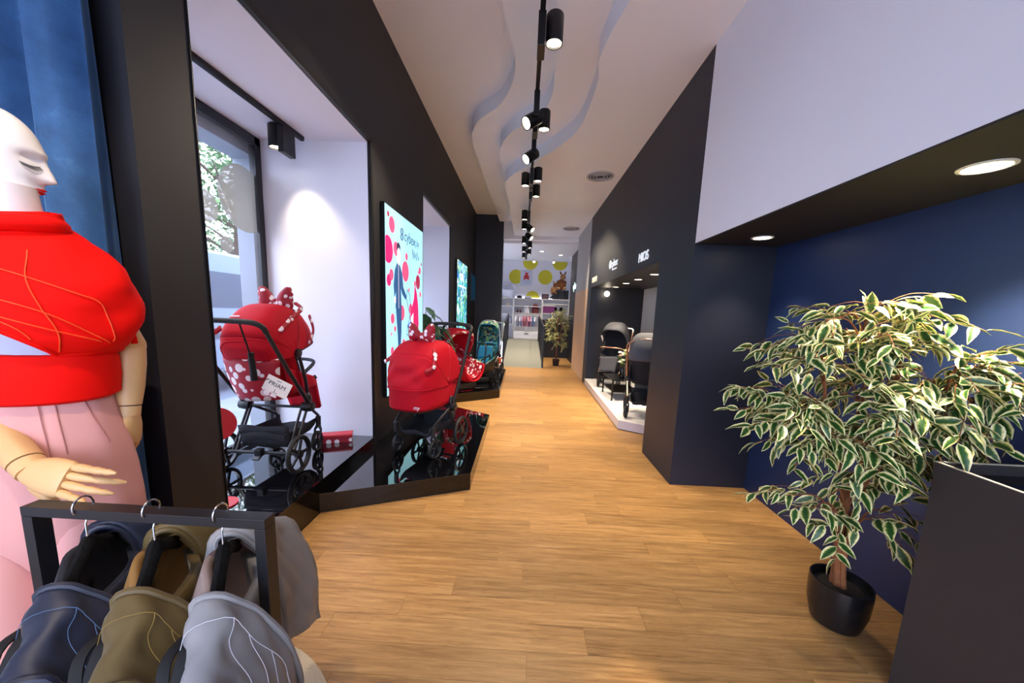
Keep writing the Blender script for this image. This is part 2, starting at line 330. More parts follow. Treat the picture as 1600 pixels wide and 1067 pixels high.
struct(MB().bb(2.3, 2.4, 12.5, BY+.1, .0, 3.5).bb(1.7,2.35,12.35,12.42,0,3.5).build('wall_right', M['white_wall'], smooth=False))
for (cx, cz, r, clip) in ((.13, 3.35, .27, 3.40), (.70, 2.83, .265, 9), (.26, 2.06, .26, 9), (-.38, 2.82, .26, 9), (1.22, 3.36, .27, 3.40)):
    n = 36; pts = []
    for i in range(n):
        a = 2*math.pi*i/n; pts.append((cx+r*math.cos(a), max(2.06, min(clip, cz+r*math.sin(a)))))
    d = MB(); d.add([(x, BY-.001, z) for x, z in pts]+[(x, BY-.004, z) for x, z in pts], [tuple(range(n)), tuple(range(n, 2*n))]+[(i, (i+1) % n, n+(i+1) % n, n+i) for i in range(n)])
    d.build('yellow_circle', M['yellow'], parent=wb, smooth=False)
# ---------------------------------------------------------------- display platforms
def platform(label, poly, z, name='display_platform', top='gloss_black', side='gloss_side', lip=True, cat='platform'):
    t = thing(name, label, cat, (0, 0, 0))
    cx = sum(p[0] for p in poly)/len(poly); cy = sum(p[1] for p in poly)/len(poly)
    ins = [(cx+(p[0]-cx)*.992, cy+(p[1]-cy)*.992) for p in poly]
    MB().prism(ins, 0.0, .03).build('plinth', M['satin_black'], parent=t, smooth=False)
    MB().prism(poly, .03 if not lip else .012, z-.004).build('body', M[side], parent=t, smooth=False)
    MB().prism(poly, z-.004, z).build('top', M[top], parent=t, smooth=False)
    return t
platform('tall gloss black display platform filling the near window niche, under the polka dot stroller', [(-2.41, 1.60), (XL, 1.60), (XL, 3.365), (-2.41, 3.365)], .24)
platform('gloss black angled platform on the wood floor below the tall pink-dotted light box', [(XL, 2.38), (-.40, 2.84), (-.41, 4.59), (-1.05, 5.0), (XL, 5.0)], .15)
platform('gloss black angled platform carrying the red infant seat and blue stroller', [(XL+.003, 5.46), (-.385, 6.18), (-.40, 8.50), (XL+.003, 8.9)], .15)
platform('white display platform with lavender sides in the right-hand opening', [(1.31, 4.69), (1.61, 4.50), (2.49, 4.42), (2.49, 7.81), (1.565, 7.81), (1.565, 7.78), (1.37, 7.78)], .13, top='plat_white', side='plat_side')
# ---------------------------------------------------------------- counter
ct = thing('counter', 'matt black counter with pale edging at the right foreground', 'counter', (1.82, .5, 0))
MB().bb(1.585-1.82, XW-.003-1.82, -1.2-.5, 1.35-.5, 0, .94).build('body', mat('counter_black', '#2c2828', .6, bump=.05, bscale=200), parent=ct, smooth=False)
MB().bb(1.58-1.82, 1.60-1.82, -1.2-.5, 1.352-.5, .94, 1.0).bb(1.6-1.82, XW-.003-1.82, 1.33-.5, 1.352-.5, .94, 1.0).build('rim', mat('counter_black', '#2c2828'), parent=ct, smooth=False)
MB().bb(1.579-1.82, 1.589-1.82, -1.2-.5, 1.353-.5, 1.0, 1.003).bb(1.589-1.82, XW-.003-1.82, 1.343-.5, 1.353-.5, 1.0, 1.003).build('edging', mat('cream_edge', '#b5ae98', .5), parent=ct, smooth=False)
MB().bb(1.6-1.82, XW-.003-1.82, -1.2-.5, 1.33-.5, .94, .965).build('worktop', M['gloss_side'], parent=ct, smooth=False)
# round pedestal
ped = thing('round_pedestal', 'low round cream textured pedestal under the mannequin and clothes rail', 'pedestal', (-1.12, .80, 0))
MB().lathe([(.55, 0), (.56, .004), (.56, .034), (.552, .04), (0, .04)], 64).build('disc', M['cream'], parent=ped)
# ---------------------------------------------------------------- ceiling fittings
def track(name, label, a, b, z):
    t = thing(name, label, 'track', ((a[0]+b[0])/2, (a[1]+b[1])/2, z)); c = Vector(((a[0]+b[0])/2, (a[1]+b[1])/2, z))
    A = Vector((a[0], a[1], z))-c; B = Vector((b[0], b[1], z))-c
    MB().beam(A, B, .034, .034).build('rail', M['black_metal'], parent=t, smooth=False)
    MB().beam(A-Vector((0, 0, .0175)), B-Vector((0, 0, .0175)), .012, .004).build('slot', M['rubber'], parent=t, smooth=False)
    return t, c
T0, T1 = (.05, .3), (-.03, 12.2)
tr, c = track('light_track', 'long black suspended light track down the middle of the ceiling', T0, T1, 3.44)
sp = MB()
for y in (1.0, 3.4, 6.0, 8.6):
    x = T0[0]+(T1[0]-T0[0])*(y-T0[1])/(T1[1]-T0[1]); top = 3.60 if x > -.2 and y > 6 else 3.78
    sp.tube([(x-c.x, y-c.y, .0), (x-c.x, y-c.y, top-3.44)], .004, 6)
sp.build('hanger_wire', M['black_metal'], parent=tr)
def lamp(label, x, y, side, tilt=None, z=3.42, power=42, target=None, grp=None, col=SPOT_COL):
    t = thing('track_spotlight', label, 'spotlight', (x, y, z), 0, grp)
    MB().bb(-.025, .025, -.075, .075, -.20, 0).build('adaptor', M['black_metal'], parent=t, smooth=False, bevel=.003)
    if tilt is None: q = Matrix.Identity(3); cc = Vector((side*.085, 0, -.06))
    else: q = Euler(tilt).to_matrix(); cc = Vector((side*.03, 0, -.205))
    h = MB(); h.lathe([(.0, .085), (.052, .085), (.0575, .078), (.0575, -.088), (.050, -.088), (.050, -.07)], 28, cc, q); h.build('housing', M['black_metal'], parent=t)
    g = MB(); g.lathe([(.049, -.074), (0, -.076)], 28, cc, q); g.lathe([(.049, -.0735), (.049, -.0745)], 28, cc, q); g.build('lens', M['glow'], parent=t)
    d = q @ Vector((0, 0, -1)); p = Vector((x, y, z))+cc+d*.095
    spot('spot', p, p+d if target is None else target, power, 68, .75, col, .045)
    return t
def tx(y): return T0[0]+(T1[0]-T0[0])*(y-T0[1])/(T1[1]-T0[1])
LS = [(2.67, 1, None), (3.50, -1, (R(-28), R(50), 0)), (3.80, 1, None), (4.25, -1, (R(-28), R(46), 0)), (5.19, 1, None), (5.38, -1, None), (5.84, 1, None),
      (7.23, -1, None), (7.62, 1, (R(-25), R(-48), 0)), (8.03, -1, None), (8.42, 1, (R(-25), R(-48), 0)), (9.6, -1, None), (10.22, 1, None), (10.87, -1, None), (11.3, 1, None), (12.0, -1, None)]
LL = ['nearest black track spotlight pointing straight down, right of the track', 'nearest tilted black spotlight aimed towards the window side', 'black spotlight right of the track, between the two tilted ones', 'second tilted black spotlight aimed towards the window side',
      'black downward spotlight right of the track, first of the cluster before the round vent', 'black downward spotlight left of the track in the cluster of three', 'black downward spotlight right of the track, farthest of the cluster of three',
      'black downward spotlight left of the track, just before the far tilted lamps', 'first far tilted black spotlight near the far ceiling vent', 'black downward spotlight between the two far tilted lamps', 'last tilted black spotlight before the doorway',
      'black spotlight left of the track nearest the doorway lintel', 'black spotlight right of the track in the doorway', 'black spotlight left of the track just inside the back room', 'black spotlight right of the track inside the back room', 'farthest black spotlight at the end of the long track']
for (y, s, tl), lb in zip(LS, LL):
    lamp(lb, tx(y), y, s, tl, power=((12 if y < 5 else 26) if tl is not None else 50) if y < 10.5 else 20, grp='spotlights on the long ceiling track')
nt_, c2 = track('light_track', 'short black light track on the ceiling of the near window niche', (-2.03, 1.7), (-1.99, 3.29), 2.92)
t = lamp('black track spotlight in the near window niche lighting its white side', -1.995, 3.08, -1, None, z=2.903, power=6.5, target=(-1.93, 3.36, 1.9))
lamp('black track spotlight in the near window niche, hidden behind the dark pillar', -2.02, 1.95, -1, None, z=2.903, power=8)
def vent(label, x, y, z, r=.21):
    t = thing('ceiling_vent', label, 'vent', (x, y, z), 0, None); 
    MB().lathe([(r*.97, 0), (r, -.004), (r*.98, -.012), (r*.86, -.014), (r*.82, -.004)], 40).build('outer_ring', M['grey_wall'], parent=t)
    for k, f in enumerate((.72, .52, .32)):
        MB().lathe([(r*f, -.002), (r*(f+.03), -.014), (r*(f-.02), -.02), (r*(f-.05), -.014), (r*(f-.03), -.002)], 36).build('cone_ring', M['grey_wall'], parent=t)
    MB().lathe([(r*.84, -.0028), (0, -.003)], 32).build('throat', M['ink'], parent=t)
vent('round slotted ceiling vent on the right, nearest one', 1.06, 5.85, 3.60); vent('smaller-looking round slotted ceiling vent near the doorway', 1.06, 9.26, 3.60)
def downlight(label, x, y, z, power, grp, r=.055, ang=80, tgt=None):
    t = thing('downlight', label, 'downlight', (x, y, z), 0, grp)
    MB().lathe([(r+.012, 0), (r+.012, -.004), (r, -.006), (r-.004, -.002)], 32).build('bezel', M['white_gloss'], parent=t)
    MB().lathe([(r-.004, -.002), (0, -.0022)], 32).build('lens', M['glow'], parent=t)
    spot('spot', (x, y, z-.02), tgt or (x, y, z-1), power, ang, .8, SPOT_COL, .05)
downlight('large recessed downlight in the black soffit above the ficus', 1.73, 1.52, ZS-.004, 62, 'downlights in the black soffit', .065, 85)
downlight('smaller-looking recessed downlight in the black soffit by the pillar', 1.73, 2.82, ZS-.004, 13, 'downlights in the black soffit', .06, 85)
downlight('recessed downlight nearest us in the opening on the right', 1.74, 5.06, 2.085, 24, 'downlights in the right-hand opening')
downlight('second recessed downlight of the row in the right-hand opening', 1.75, 5.80, 2.085, 22, 'downlights in the right-hand opening')
downlight('third recessed downlight of the row in the right-hand opening', 1.76, 6.52, 2.085, 20, 'downlights in the right-hand opening')
downlight('farthest recessed downlight by the black end of the right-hand opening', 1.80, 7.40, 2.085, 12, 'downlights in the right-hand opening')
gl = thing('globe_lamp', 'bright round lamp glowing against the black end wall of the opening', 'lamp', (1.70, 7.70, 2.085))
MB().tube([(0, 0, 0), (0, 0, -.08)], .008, 8).build('stem', M['black_metal'], parent=gl)
MB().ell((0, 0, -.125), (.055, .055, .055)).build('globe', M['glow'], parent=gl)
# back-room downlights
for x, y, lb in ((.45, 11.6, 'small white ceiling downlight in the back room, nearest'), (1.1, 12.2, 'small white ceiling downlight in the back room, by the dark pillar')):
    downlight(lb, x, y, 3.42, 30, 'downlights in the back room', .06, 110)
def backspot(lb, x, y):
    t = thing('ceiling_spotlight', lb, 'spotlight', (x, y, 3.42)); MB().lathe([(.03, 0), (.03, -.03), (.0, -.03)], 16).build('mount', M['white_gloss'], parent=t)
    MB().lathe([(0, .05), (.04, .05), (.04, -.05), (0, -.045)], 16, (0, -.02, -.08), Euler((R(-50), 0, 0)).to_matrix()).build('head', M['white_gloss'], parent=t)
    MB().lathe([(.036, -.051), (0, -.052)], 16, (0, -.02, -.08), Euler((R(-50), 0, 0)).to_matrix()).build('lens', M['glow'], parent=t)
backspot('small white adjustable spotlight above the yellow half circle', .25, 13.2); backspot('small white adjustable spotlight above the plush animals', .95, 13.2)
# ---------------------------------------------------------------- the street outside
struct(MB().bb(-4.6, -2.9, -8, 16, -.06, .0).build('pavement', M['pave'], smooth=False))
struct(MB().bb(-40, -4.6, -20, 50, -.16, -.10).build('road', M['road'], smooth=False))
struct(MB().bb(-20, 20, -30, -3.26, -.08, -.02).build('pavement', M['pave'], smooth=False))
ow = MB()
ow.bb(-3.15, -3.06, -3.2, 1.45, -.05, 4.6)
for a, b in ((1.35, 1.58), (3.42, 5.0), (6.88, 16)): ow.bb(-2.73, -2.505, a, b, -.05, 4.6)
for a, b in ((1.58, 3.42), (5.0, 6.88)): ow.bb(-2.73, -2.505, a, b, 2.80, 4.6); ow.bb(-2.78, -2.48, a, b, -.05, .13)
struct(ow.build('facade', M['stone'], smooth=False))
def van(loc):
    t = thing('van', 'large pale white van parked in the street outside the near window', 'van', loc)
    prof = [(-3.0, .42), (-3.0, 1.0), (-2.85, 1.25), (-2.2, 1.45), (-1.55, 2.3), (-1.2, 2.45), (2.9, 2.45), (3.0, 2.3), (3.0, .42)]
    rings = []
    for x, s in ((-.95, .97), (-.9, 1.0), (.9, 1.0), (.95, .97)): rings.append([(x*(1 if abs(x) < .93 else 1), y*s, .42+(z-.42)*(.985 if s < 1 else 1)) for y, z in prof])
    MB().loft(rings).build('body', M['van'], parent=t, bevel=.03, ang=30)
    m = MB(); m.bb(.94, .956, -1.35, -.35, 1.5, 2.1); m.build('side_window', M['van_dark'], parent=t)
    m = MB(); m.bb(.93, .965, -2.6, 2.9, .98, 1.06).bb(.93, .96, -.2, 2.9, 2.16, 2.19); m.build('side_moulding', M['van_dark'], parent=t)
    MB().bb(.94, .953, -.25, -.24, .5, 2.2).bb(.94, .953, 1.1, 1.11, .5, 2.2).build('door_seam', M['van_dark'], parent=t)
    for y in (-2.0, 2.0):
        for x in (.82, -.82):
            w_ = MB().lathe([(0, -.1), (.2, -.11), (.34, -.1), (.36, -.06), (.36, .06), (.34, .1), (.2, .11), (0, .1)], 28, (x, y, .36), Euler((0, R(90), 0)).to_matrix()).build('wheel', M['rubber'], parent=t)
            MB().lathe([(0, .112), (.19, .112), (.21, .10)], 20, (x*1.02, y, .36), Euler((0, R(90) if x > 0 else R(-90), 0)).to_matrix()).build('hub_cap', M['van'], parent=w_)
    return t
van((-6.2, 7.0, -.10))
def tree(label, x, y, h, cr, seed, n=5200, z0=2.3):
    t = thing('street_tree', label, 'tree', (x, y, -.1), 0, 'trees across the street'); r = random.Random(seed)
    tk = MB(); tk.tube([(0, 0, 0), (.1, .05, 1.5), (0, .2, 3), (.2, .1, h*.7)], [.2, .16, .13, .05], 10)
    for k in range(9):
        a = r.uniform(0, 6.28); z = r.uniform(2.2, h*.6); l = cr*.8
        tk.tube([(0.1, .1, z), (math.cos(a)*l*.5, math.sin(a)*l*.5, z+.6), (math.cos(a)*l, math.sin(a)*l, z+1.0)], [.07, .04, .015], 6)
    tk.build('trunk', M['wood_trunk'], parent=t)
    mb = MB(); cs = [(r.gauss(0, cr*.5), r.gauss(0, cr*.5), r.uniform(z0+.4, h)) for _ in range(60)]
    for k in range(n):
        c = r.choice(cs); p = Vector((c[0]+r.gauss(0, .45), c[1]+r.gauss(0, .45), max(z0-.3, c[2]+r.gauss(0, .4)))); s = r.uniform(.06, .12)
        q = Euler((r.uniform(-1, 1), r.uniform(-1, 1), r.uniform(0, 6.28))).to_matrix()
        mb.add([p+q @ Vector(v)*s for v in ((-1, 0, 0), (0, -.55, .1), (1.2, 0, 0), (0, .55, .1))], [(0, 1, 2, 3)])
    f = mb.build('foliage', M['leafout'], parent=t, smooth=False); f['kind'] = 'stuff'
tree('green street tree seen through the near window above the van, left one', -9.8, 6.0, 8, 2.4, 1, z0=1.6); tree('green street tree seen through the near window above the van, right one', -9.6, 11.8, 8.5, 2.6, 2, z0=1.5)
tree('green street tree nearest along the road, mostly behind the pillar', -11.5, .5, 8, 2.2, 3, z0=1.8)
tree('green street tree farther down the road', -13, 19, 9, 3.0, 4, z0=2.0)
# ---------------------------------------------------------------- strollers
def jungle():
    k = NB('jungle_print'); tc = k.n('TexCoord'); v = k.n('TexVoronoi', Scale=26.0); k.l(tc.outputs['Object'], v.inputs['Vector'])
    sp_ = k.n('SeparateColor'); k.l(v.outputs['Color'], sp_.inputs[0])
    k.l(k.ramp(sp_.outputs[0], [(0, '#12324a'), (.3, '#1e6f86'), (.5, '#3c7f5a'), (.68, '#88a86a'), (.86, '#15354c'), (.95, '#c98f5a')], 'CONSTANT'), k.b.inputs['Base Color']); k.b.inputs['Roughness'].default_value = .8
    return k.m
M['jungle'] = jungle()
def wheel(parent, p, r, w, spokes, tyre, rim, axis=0.0):
    q = Euler((0, R(90), axis)).to_matrix(); P = Vector(p)
    h = MB(); h.lathe([(r*.80, -w*.35), (r*.86, -w*.35), (r*.86, w*.35), (r*.80, w*.35), (r*.80, -w*.35)], 36, P, q)
    h.lathe([(0, -w*.6), (r*.20, -w*.55), (r*.22, 0), (r*.20, w*.55), (0, w*.6)], 18, P, q)
    for k in range(spokes):
        a = 2*math.pi*k/spokes+.3; d = q @ Vector((math.cos(a), math.sin(a), 0))
        h.beam(P+d*r*.15, P+d*r*.84, w*.35, r*.13)
    o = h.build('wheel', rim, parent=parent)
    t = MB(); rings = []
    n = 40; m_ = 10
    for i in range(n+1):
        a = 2*math.pi*i/n; ring = []
        for j in range(m_):
            b = 2*math.pi*j/m_; rr = r*.91+r*.09*math.cos(b); ring.append(P+q @ Vector((rr*math.cos(a), rr*math.sin(a), w*.5*math.sin(b))))
        rings.append(ring)
    t.loft(rings, cap=False); t.build('tyre', tyre, parent=o)
    return o
def stroller_frame(t, tube, joint, rear=.27, yr=-.22, yf=.24, xf=.18, hz=.46, hy=-.02, handle=(-.52, 1.12), rw=.145, fw=.088, spokes=5, double=True, grip=None, cross=False, hw=.25):
    T, J = M[tube], M[joint]
    wz = rw; fz = fw
    for s in (-1, 1):
        wheel(t, (s*(rear+.02), yr, rw), rw, .036, spokes, M['rubber'], M['satin_black'])
        wheel(t, (s*xf, yf-.03, fw), fw, .034, spokes, M['rubber'], M['satin_black'], axis=s*.12)
        f = MB(); f.tube([(s*(xf-.024), yf-.03, fw), (s*(xf-.026), yf-.01, fw*2.1), (s*xf, yf, fw*2.6)], [.009, .010, .018], 8)
        f.tube([(s*(xf+.024), yf-.03, fw), (s*(xf+.026), yf-.01, fw*2.1), (s*xf, yf, fw*2.6)], [.009, .010, .018], 8)
        f.tube([(s*xf, yf, fw*2.4), (s*xf, yf, .30)], [.020, .022], 12); f.build('wheel_fork', J, parent=t)
        l = MB()
        if cross:
            l.tube([(s*hw, hy, hz), (s*xf, yf, .29)], .011, 8); l.tube([(s*hw, hy, hz), (s*rear, yr, wz+.02)], .011, 8); l.tube([(s*xf, yf, .27), (s*rear, yr+.04, .30)], .009, 8)
        else:
            dx = .018 if double else 0
            l.tube([(s*(hw-.03-dx), hy, hz), (s*(rear-.05-dx), yr+.01, wz)], .010, 8)
            if double: l.tube([(s*(hw-.03+dx), hy+.02, hz), (s*(rear-.05+dx), yr+.02, wz)], .010, 8)
            l.tube([(s*(hw-.01), hy+.03, hz-.01), (s*(xf+.005), yf-.01, .315), (s*xf, yf, .29)], .012, 8)
        l.build('frame_leg', T, parent=t)
        k = MB(); k.lathe([(0, -.045), (.036, -.04), (.042, 0), (.036, .04), (0, .045)], 20, (s*hw, hy, hz), Euler((0, R(90), 0)).to_matrix()); k.ell((s*hw, hy+.01, hz+.05), (.022, .035, .06)); k.build('hinge', J, parent=t)
        pts = smooth_path([(s*(hw+.012), hy, hz+.02), (s*(hw+.012), handle[0]*.5+hy*.5, (hz+handle[1])*.5), (s*(hw+.010), handle[0]+.04, handle[1]-.05)], 4)
        MB().tube(pts, .0145, 10).build('push_tube', T, parent=t)
    y, z = handle; g = smooth_path([(-hw-.010, y+.045, z-.055), (-hw-.006, y+.01, z-.015), (-hw+.05, y-.02, z+.012), (0, y-.03, z+.018), (hw-.05, y-.02, z+.012), (hw+.006, y+.01, z-.015), (hw+.010, y+.045, z-.055)], 6)
    MB().tube(g, .0175, 12).build('handlebar', M[grip] if grip else M['rubber'], parent=t)
    MB().tube([(-rear, yr, rw), (rear, yr, rw)], .013, 10).build('axle', T, parent=t); MB().tube([(-hw+.02, hy, hz-.005), (hw-.02, hy, hz-.005)], .011, 10).build('crossbar', T, parent=t)
    b = MB(); b.box((0, yr-.02, rw+.01), (.05, .05, .055)); b.box((0, yr-.05, rw-.02), (.055, .05, .014), rot=(R(25), 0, 0)); b.build('brake_pedal', J, parent=t, smooth=False, bevel=.004)
    # shopping basket: sagging sling with raised sides
    def bk(u, v):
        x = (u-.5)*2; yy = yr+.02+(yf-yr-.02)*v; side = abs(x)**6; endr = (abs(v-.5)*2)**8
        return (x*(.185-.02*v), yy, .17+.13*max(side, endr*(.9 if v < .5 else .5))+.012*math.cos(x*3))
    MB().grid(bk, 16, 12).build('basket', M['dark_fabric'], parent=t, solid=.006)
    fl_ = MB(); fl_.grid(lambda u, v: ((u-.5)*(.36+.03*v), yr+.035+.02*(1-v)-.0*v, .17+.17*v+.005*math.sin(u*9)), 10, 4); fl_.build('basket_flap', M['dark_fabric'], parent=t, solid=.006)
def seat_unit(t, fabric, canopy, lower, face=1, base=(0, .02, .50), w=.225, Rr=.33, bar=True, depth=1.0, liner='dark_fabric', a_front=25, a_back=178, reclin=18, leg=True, barm='rubber', straps='strap'):
    """seat shell, cushion, hooped canopy; face=+1 opens towards local +y"""
    B = Vector(base); q = Euler((0, 0, 0 if face > 0 else math.pi)).to_matrix()
    tr = lambda p: B+q @ Vector(p)
    pivot = Vector((0, -.10, .34))
    # back rest (outer shell) and inner liner
    def back(off, wid, hgt, z0=0, z1=1):
        rings = []
        for i in range(13):
            v = i/12; z = z0+(z1-z0)*v; yb = -.10-.17*z/ .6 + .02*math.cos(z*5)
            hw = wid*(1-.22*max(0, z-.45)/.2*.6)*(1 if z > .08 else .82+.18*z/.08); ring = []
            for j in range(17):
                u = -1+2*j/16; ring.append(tr((hw*u, yb+off+.09*abs(u)**3, z*1.0)))
            rings.append(ring)
        return rings
    MB().loft(back(-.02, w, .6, -.02, .60), closed=False, cap=False).build('seat_back', M[lower], parent=t, solid=.012)
    MB().loft(back(.03, w*.9, .6, .0, .56), closed=False, cap=False).build('seat_liner', M[liner], parent=t, solid=.03)
    def cush(u, v):
        x = (u-.5)*2*w*.85; return tr((x, -.12+.34*v, .02+.05*v-.03*(1-abs(u-.5)*2)**.5+.03*abs(u-.5)*2))
    MB().grid(cush, 10, 8).build('seat_cushion', M[liner], parent=t, solid=.035)
    for s in (-1, 1):
        MB().grid(lambda u, v: tr((s*(w*.93), -.17+.36*u-.05*v, .0+.22*v*(1-.6*u)+.03)), 8, 5).build('side_panel', M[lower], parent=t, solid=.012)
    if leg:
        MB().grid(lambda u, v: tr(((u-.5)*2*w*(.8-.1*v), .22+.10*v, .07-.27*v+.01*math.sin(u*6))), 8, 8).build('footrest', M[fabric], parent=t, solid=.03)
    # canopy of hoops
    def hoop(phi, k, rad=1.0):
        ring = []
        for j in range(25):
            s = math.pi*j/24; cx = math.cos(s); x = (w*1.04)*(1 if cx >= 0 else -1)*abs(cx)**.55; r_ = Rr*rad*(math.sin(s)**.55)
            p = Vector((x, r_*math.cos(phi)*depth, r_*math.sin(phi))); ring.append(tr(pivot+p))
        return ring
    nph = 20; rings = []
    for i in range(nph+1):
        phi = R(a_front+(a_back-a_front)*i/nph); pan = (i/nph*4) % 1; rings.append(hoop(phi, i, 1.0-.018*math.sin(math.pi*pan)**.7*-1))
    MB().loft(rings, closed=False, cap=False).build('canopy', M[canopy], parent=t, solid=.008, ang=60)
    for phi in (a_front, (a_front+a_back)*.45):
        MB().tube(hoop(R(phi), 0, 1.012), .006, 6).build('canopy_piping', M[fabric] if fabric != canopy else M['dark_fabric'], parent=t)
    for s in (-1, 1):
        MB().lathe([(0, -.015), (.032, -.012), (.036, .01), (0, .014)], 16, tr(pivot+Vector((s*(w+.02), 0, 0))), Euler((0, R(90), 0)).to_matrix()).build('canopy_joint', M['satin_black'], parent=t)
        MB().tube([tr((s*(w+.02), -.10, .34)), tr((s*(w+.025), -.03, .12)), tr((s*(w+.02), 0, -.03))], .013, 8).build('seat_frame', M['satin_black'], parent=t)
    if bar:
        MB().tube(smooth_path([tr((-w-.01, -.02, .17)), tr((-w*.9, .17, .235)), tr((0, .235, .245)), tr((w*.9, .17, .235)), tr((w+.01, -.02, .17))], 6), .014, 10).build('bumper_bar', M[barm], parent=t)
    hs = MB()
    for s in (-1, 1): hs.grid(lambda u, v: tr((s*(.06-.02*v)+(u-.5)*.03, -.21+.2*v*v*.55+.03, .45-.34*v)), 2, 8)
    hs.build('harness', M[straps], parent=t, solid=.006)
    return tr, pivot, hoop
def bow(parent_t, name, loc, s=1.0, rz=0, mats=('dots_big', 'dots_big')):
    """padded two-lobed bow with knot"""
    o = bpy.data.objects.new(name, None) if parent_t is None else None
    mb = MB(); q = Euler((0, 0, rz)).to_matrix()
    for sg in (-1, 1):
        rings = []
        for i in range(11):
            u = i/10; x = sg*(.012+.105*u)*s; hh = (.022+.05*math.sin(min(1, u*1.05)*math.pi*.62))*s; cz = (.028*u+.012*math.sin(u*3))*s; th = (.016+.024*math.sin(math.pi*min(1, u*.93+.05)))*s
            if i == 10: hh *= .45; th *= .35
            if i == 9: hh *= .82; th *= .8
            ring = []
            for j in range(14):
                a = 2*math.pi*j/14; notch = 1-.16*math.exp(-((math.sin(a))**2)*9)*u
                ring.append(Vector(loc)+q @ Vector((x*(notch if i > 6 else 1), th*math.cos(a), cz+hh*math.sin(a))))
            rings.append(ring)
        mb.loft(rings)
    b = mb.build('bow', M['dots_bow'], parent=parent_t)
    MB().ell(Vector(loc)+Vector((0, 0, .0)), (.02*s, .03*s, .03*s)).build('bow_knot', M['dots_bow'], parent=b)
    return b
def ribbon(parent, pts, w, name='ribbon', m='dots', nrm=(0, 0, 1)):
    P = [Vector(p) for p in smooth_path(pts, 5)]; L = len(P); mb = MB(); vs = []
    for i, p in enumerate(P):
        t_ = (P[min(i+1, L-1)]-P[max(0, i-1)]).normalized(); a = t_.cross(Vector(nrm)).normalized()*w*.5; vs += [p-a, p+a]
    mb.add(vs, [(2*i, 2*i+1, 2*i+3, 2*i+2) for i in range(L-1)]); return mb.build(name, M[m], parent=parent, solid=.004)
# --- 1: red stroller on the tall black platform, seen from behind
s1 = thing('stroller', 'red stroller with polka dot bow and white tag, seen from behind in near window', 'stroller', (-1.945, 2.735, .24), R(1))
stroller_frame(s1, 'satin_black', 'satin_black', handle=(-.50, 1.125), hz=.46, hy=-.02, rear=.265)
tr, pv, hoop = seat_unit(s1, 'red', 'red', 'red', face=1, base=(0, .05, .55), w=.192, Rr=.36, a_front=12, a_back=158, depth=.95)
hb = hoop(R(158), 0)
def s1panel(u, v):
    a = math.pi*u; i = min(23, int(u*24)); f = u*24-i; hi = hb[i].lerp(hb[i+1], f); lo = Vector((.196*math.copysign(abs(math.cos(a))**.5, math.cos(a)), -.06-.275*math.sin(a)**.6, .86)); w_ = math.sin(math.pi*v)*math.sin(a)
    return lo.lerp(hi, v)+Vector((0, -.018*w_+.004*math.sin(v*9), 0))
MB().grid(s1panel, 48, 14).build('rear_panel', M['red'], parent=s1, solid=.01, ang=80)
MB().tube([s1panel(.30+.40*k/30, .06+.78*math.sin(math.pi*k/30)**.5)+Vector((0, -.006, 0)) for k in range(31)], .004, 6).build('panel_piping', M['red'], parent=s1)
MB().grid(lambda u, v: ((u-.5)*2*(.205-.035*(1-v)), -.345+.07*(1-v)**2+.10*abs(u-.5)**2*4*.9, .56+.31*v), 16, 8).build('dotted_skirt', M['dots_big'], parent=s1, solid=.012)
bow(s1, 'bow', (.0, .04, 1.262), 1.3, R(-8))
ribbon(s1, [(.19, -.22, 1.06), (.205, -.18, 1.10), (.205, -.06, 1.18), (.195, .04, 1.23), (.12, .08, 1.275)], .035, nrm=(1, -.6, .3))
ribbon(s1, [(.222, .10, 1.18), (.228, .14, 1.06), (.225, .08, .95)], .03, nrm=(1, 0, 0))
ribbon(s1, [(-.21, -.24, 1.08), (-.26, -.28, 1.03), (-.28, -.29, 1.05)], .035, nrm=(0, 1, .3))
MB().box((-.06, -.30, 1.165), (.06, .003, .01), (R(-45), 0, 0)).build('printed_mark', M['white_thread'], parent=s1, smooth=False)
# swing tag
tg = MB().box((0, 0, 0), (.17, .002, .115)).build('price_tag', M['card'], parent=s1, loc=(.245, -.36, .69), rot=(0, R(28), R(8)), smooth=False)
text_part('lettering', 'PRIAM', .042, M['ink'], tg, (-.062, -.0016, -.005), (R(90), 0, 0), .0004)
text_part('lettering', '1.', .036, M['ink'], tg, (-.012, -.0016, -.045), (R(90), 0, 0), .0004)
text_part('lettering', 'cybex', .014, M['ink'], tg, (-.018, -.0016, .038), (R(90), 0, 0), .0004)
MB().box((0, -.0016, -.049), (.04, .0006, .002)).build('underline', M['ink'], parent=tg, smooth=False)
MB().box((0, 0, 0), (.10, .002, .09)).build('second_tag', M['dots'], parent=s1, loc=(.19, -.34, .66), rot=(0, R(20), R(4)), smooth=False)
ws = MB(); ws.tube(smooth_path([(.12, -.50, 1.13), (.125, -.46, 1.0), (.12, -.42, .9)], 4), .006, 6); ws.tube([(.12, -.42, .93), (.118, -.40, .74)], [.018, .022], 8); ws.tube([(.118, -.4, .74), (.20, -.37, .745)], .003, 5); ws.build('wrist_strap', M['strap'], parent=s1)
